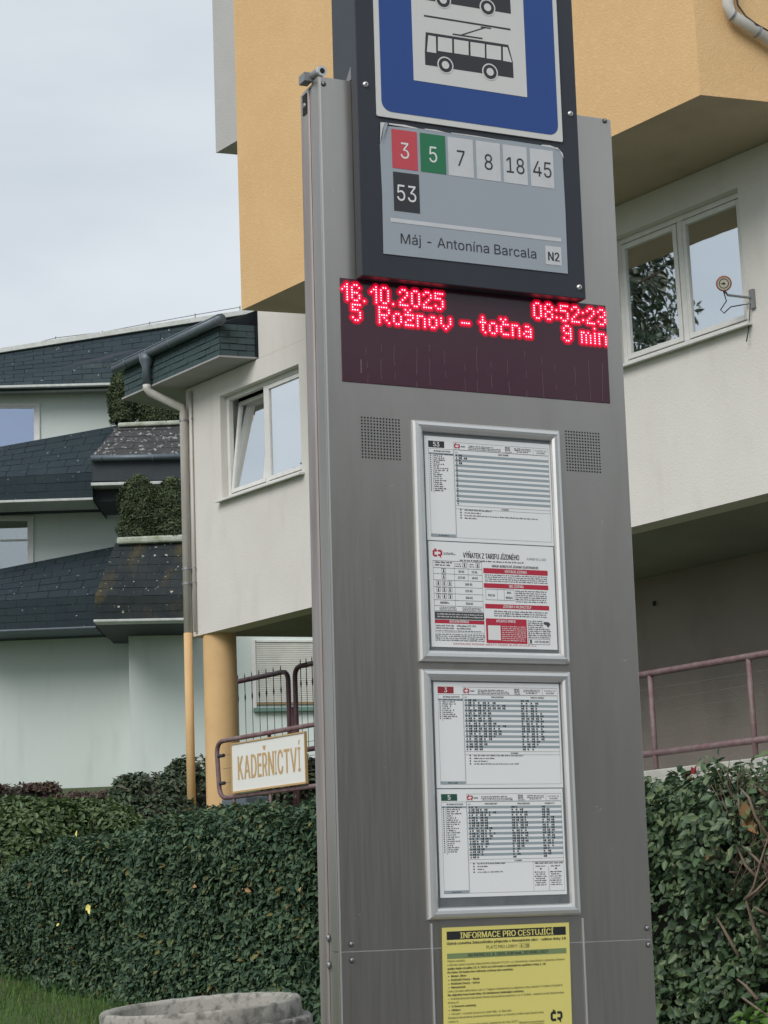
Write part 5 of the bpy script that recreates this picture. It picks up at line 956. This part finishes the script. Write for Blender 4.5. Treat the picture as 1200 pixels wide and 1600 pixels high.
# tile rows share one top and bottom each
def tile(s, x0, x1, zt_, zb_, bgm, inkm, cap, bold=False, wd_=None):
    g = G(); g.rect(PY, x0, zb_, x1, zt_, SO-0.0023, 0); text(g, PY, s, 0, (zt_+zb_)/2-cap/2-0.002, cap, wd_, SO-0.0027, 1, bold, center=(x0+x1)/2, xs=0.82); return g.build('number_tile', [bgm, inkm], lp)
tops = [yy_(152, 95), yy_(285, 113), yy_(415, 130), yy_(547, 150), yy_(673, 168), yy_(800, 185)]; bots = [yy_(277, 290), yy_(410, 310), yy_(540, 328), yy_(667, 345), yy_(793, 362), yy_(917, 376)]
tz = sum(p[1] for p in tops)/6; bz3 = sum(p[1] for p in bots)/6
for s, a, b_, bgm, im in zip(('3', '5', '7', '8', '18', '45'), tops, bots, ('tile_red', 'tile_green', 'tile_white', 'tile_white', 'tile_white', 'tile_white'), ('ink_white', 'ink_white', 'tile_dark', 'tile_dark', 'tile_dark', 'tile_dark')): tile(s, a[0], b_[0], tz, bz3, bgm, im, 0.0335)
a, b_ = yy_(160, 295), yy_(287, 493); tile('53', a[0], b_[0], (a[1]+yy_(277, 310)[1])/2, b_[1], 'tile_dark', 'ink_white', 0.0335)
x0, z0, x1, z1 = rct(873, 642, 952, 738); tile('N2', x0, x1, yy_(873, 642)[1], yy_(952, 738)[1], 'tile_white', 'tile_dark', 0.0185, True)
g = G(); ax, az = yy_(148, 522); bx, bz2 = yy_(948, 616); zl = (az+bz2)/2; g.rect(PY, ax, zl-0.0042, bx, zl+0.0042, SO-0.0023); g.build('white_rule', 'tile_white', lp)
g = G(); ax, az = yy_(197, 637); bx, bz2 = yy_(832, 703); text(g, PY, 'Máj - Antonína Barcala', ax, (az+bz2)/2+0.001, 0.0205, bx-ax, SO-0.0023); g.build('stop_name', 'tile_dark', lp)
for px_, py2 in ((571, 132), (891, 178), (905, 449)):
    x, z = pl(px_, py2, SO); g = G(); F_ = lambda a, b__, c_: PY(x+a, SO-c_, z+b__); g.lathe(F_, [(0.0062, 0.0), (0.006, 0.002), (0.0035, 0.0042), (0.0018, 0.0044)], 14); g.lathe(F_, [(0.0018, 0.0044), (0.0003, 0.003)], 8, 1); g.build('screw', ['alu', 'gap'], st, smooth=True)

# ================================================================== what the windows mirror: trees across the green, out of the frame
def tree(label, x, y, hgt, rad, n, mt, seed, conical):
    base = W(x, y, T(y)); r = thing('spruce_tree' if conical else 'broadleaf_tree', label, 'tree', base)
    g = G(); g.tube([base, base+W(0, 0, hgt*0.5), base+W(0.1, 0, hgt*0.95)], [0.25, 0.16, 0.03], 8)
    for k in range(14):
        a = k*2.4; z = hgt*(0.25+0.05*k); l_ = rad*(1.05-0.06*k) if conical else rad*0.7; g.tube([base+W(0, 0, z), base+W(math.cos(a)*l_, math.sin(a)*l_, z+(-0.3 if conical else 0.8))], [0.07, 0.015], 5)
    g.build('trunk', 'bark', r)
    if conical:
        z = rng.uniform(0.08, 1, n)**0.8; a = rng.uniform(0, 6.28, n); rr = rad*(1.02-z)*(1-0.25*(np.sin(z*hgt*5)*0.5+0.5))*np.sqrt(rng.uniform(0.25, 1, n)); P = np.stack([np.cos(a)*rr, np.sin(a)*rr, z*hgt], 1); N = np.stack([np.cos(a), np.sin(a), np.full(n, 0.2)], 1)
    else:
        P, N = blob_points((0, 0, hgt*0.66), (rad, rad, hgt*0.36), n, inset=0.7, seed=seed, amp=0.3)
    leafmesh('crown', P+base, N, 0.2, mt, r, aspect=0.45, up=0.2)
tree('dark spruce mirrored in the left pane of the right window', -22.0, 24.15, 25.0, 4.5, 34000, 'leaf_dark', 1, True)
tree('broadleaf tree mirrored low in the right window', -21.5, 20.8, 11.3, 1.7, 7000, 'leaf_laurel', 2, False)
tree('broadleaf tree mirrored in the corner of the left window', -24.2, 31.4, 9.8, 1.5, 3000, 'leaf_laurel', 3, False)
for k, (x, y, h_, r_) in enumerate(((7.5, -9.5, 6.5, 2.6), (12.5, -10.5, 7.5, 3.0), (18.5, -9.0, 7.0, 3.0), (24, -5.5, 7.5, 3.0))):  # unseen row of trees, added to darken what the steel mirrors
    tree(('nearest', 'tallest', 'third', 'farthest')[k] + ' of the unseen trees added across the road for the steel pylon to mirror', x, y, h_, r_, 5000, 'leaf_dark', 10+k, False)
g = G(); g.box(W, (4, -24, 0), (30, -15, 7.5)); oh = thing('unseen_house', 'unseen brown grey house added across the road for the steel pylon to mirror', 'house', (17, -19, 0)); g.build('wall', 'under_wall', oh)  # unseen block, added to darken the steel's reflection
g = G(); g.hexa([W(3.5, -24.5, 7.5), W(30.5, -24.5, 7.5), W(30.5, -14.5, 7.5), W(3.5, -14.5, 7.5), W(4.5, -20, 10), W(29.5, -20, 10), W(29.5, -19, 10), W(4.5, -19, 10)]); g.build('roof', 'dark_board', oh)
for k in range(6):
    for z in (1.2, 4.3): g = G(); g.box(W, (6+k*4, -15.02, z), (7.6+k*4, -14.95, z+1.5)); g.build('window', 'room', oh)
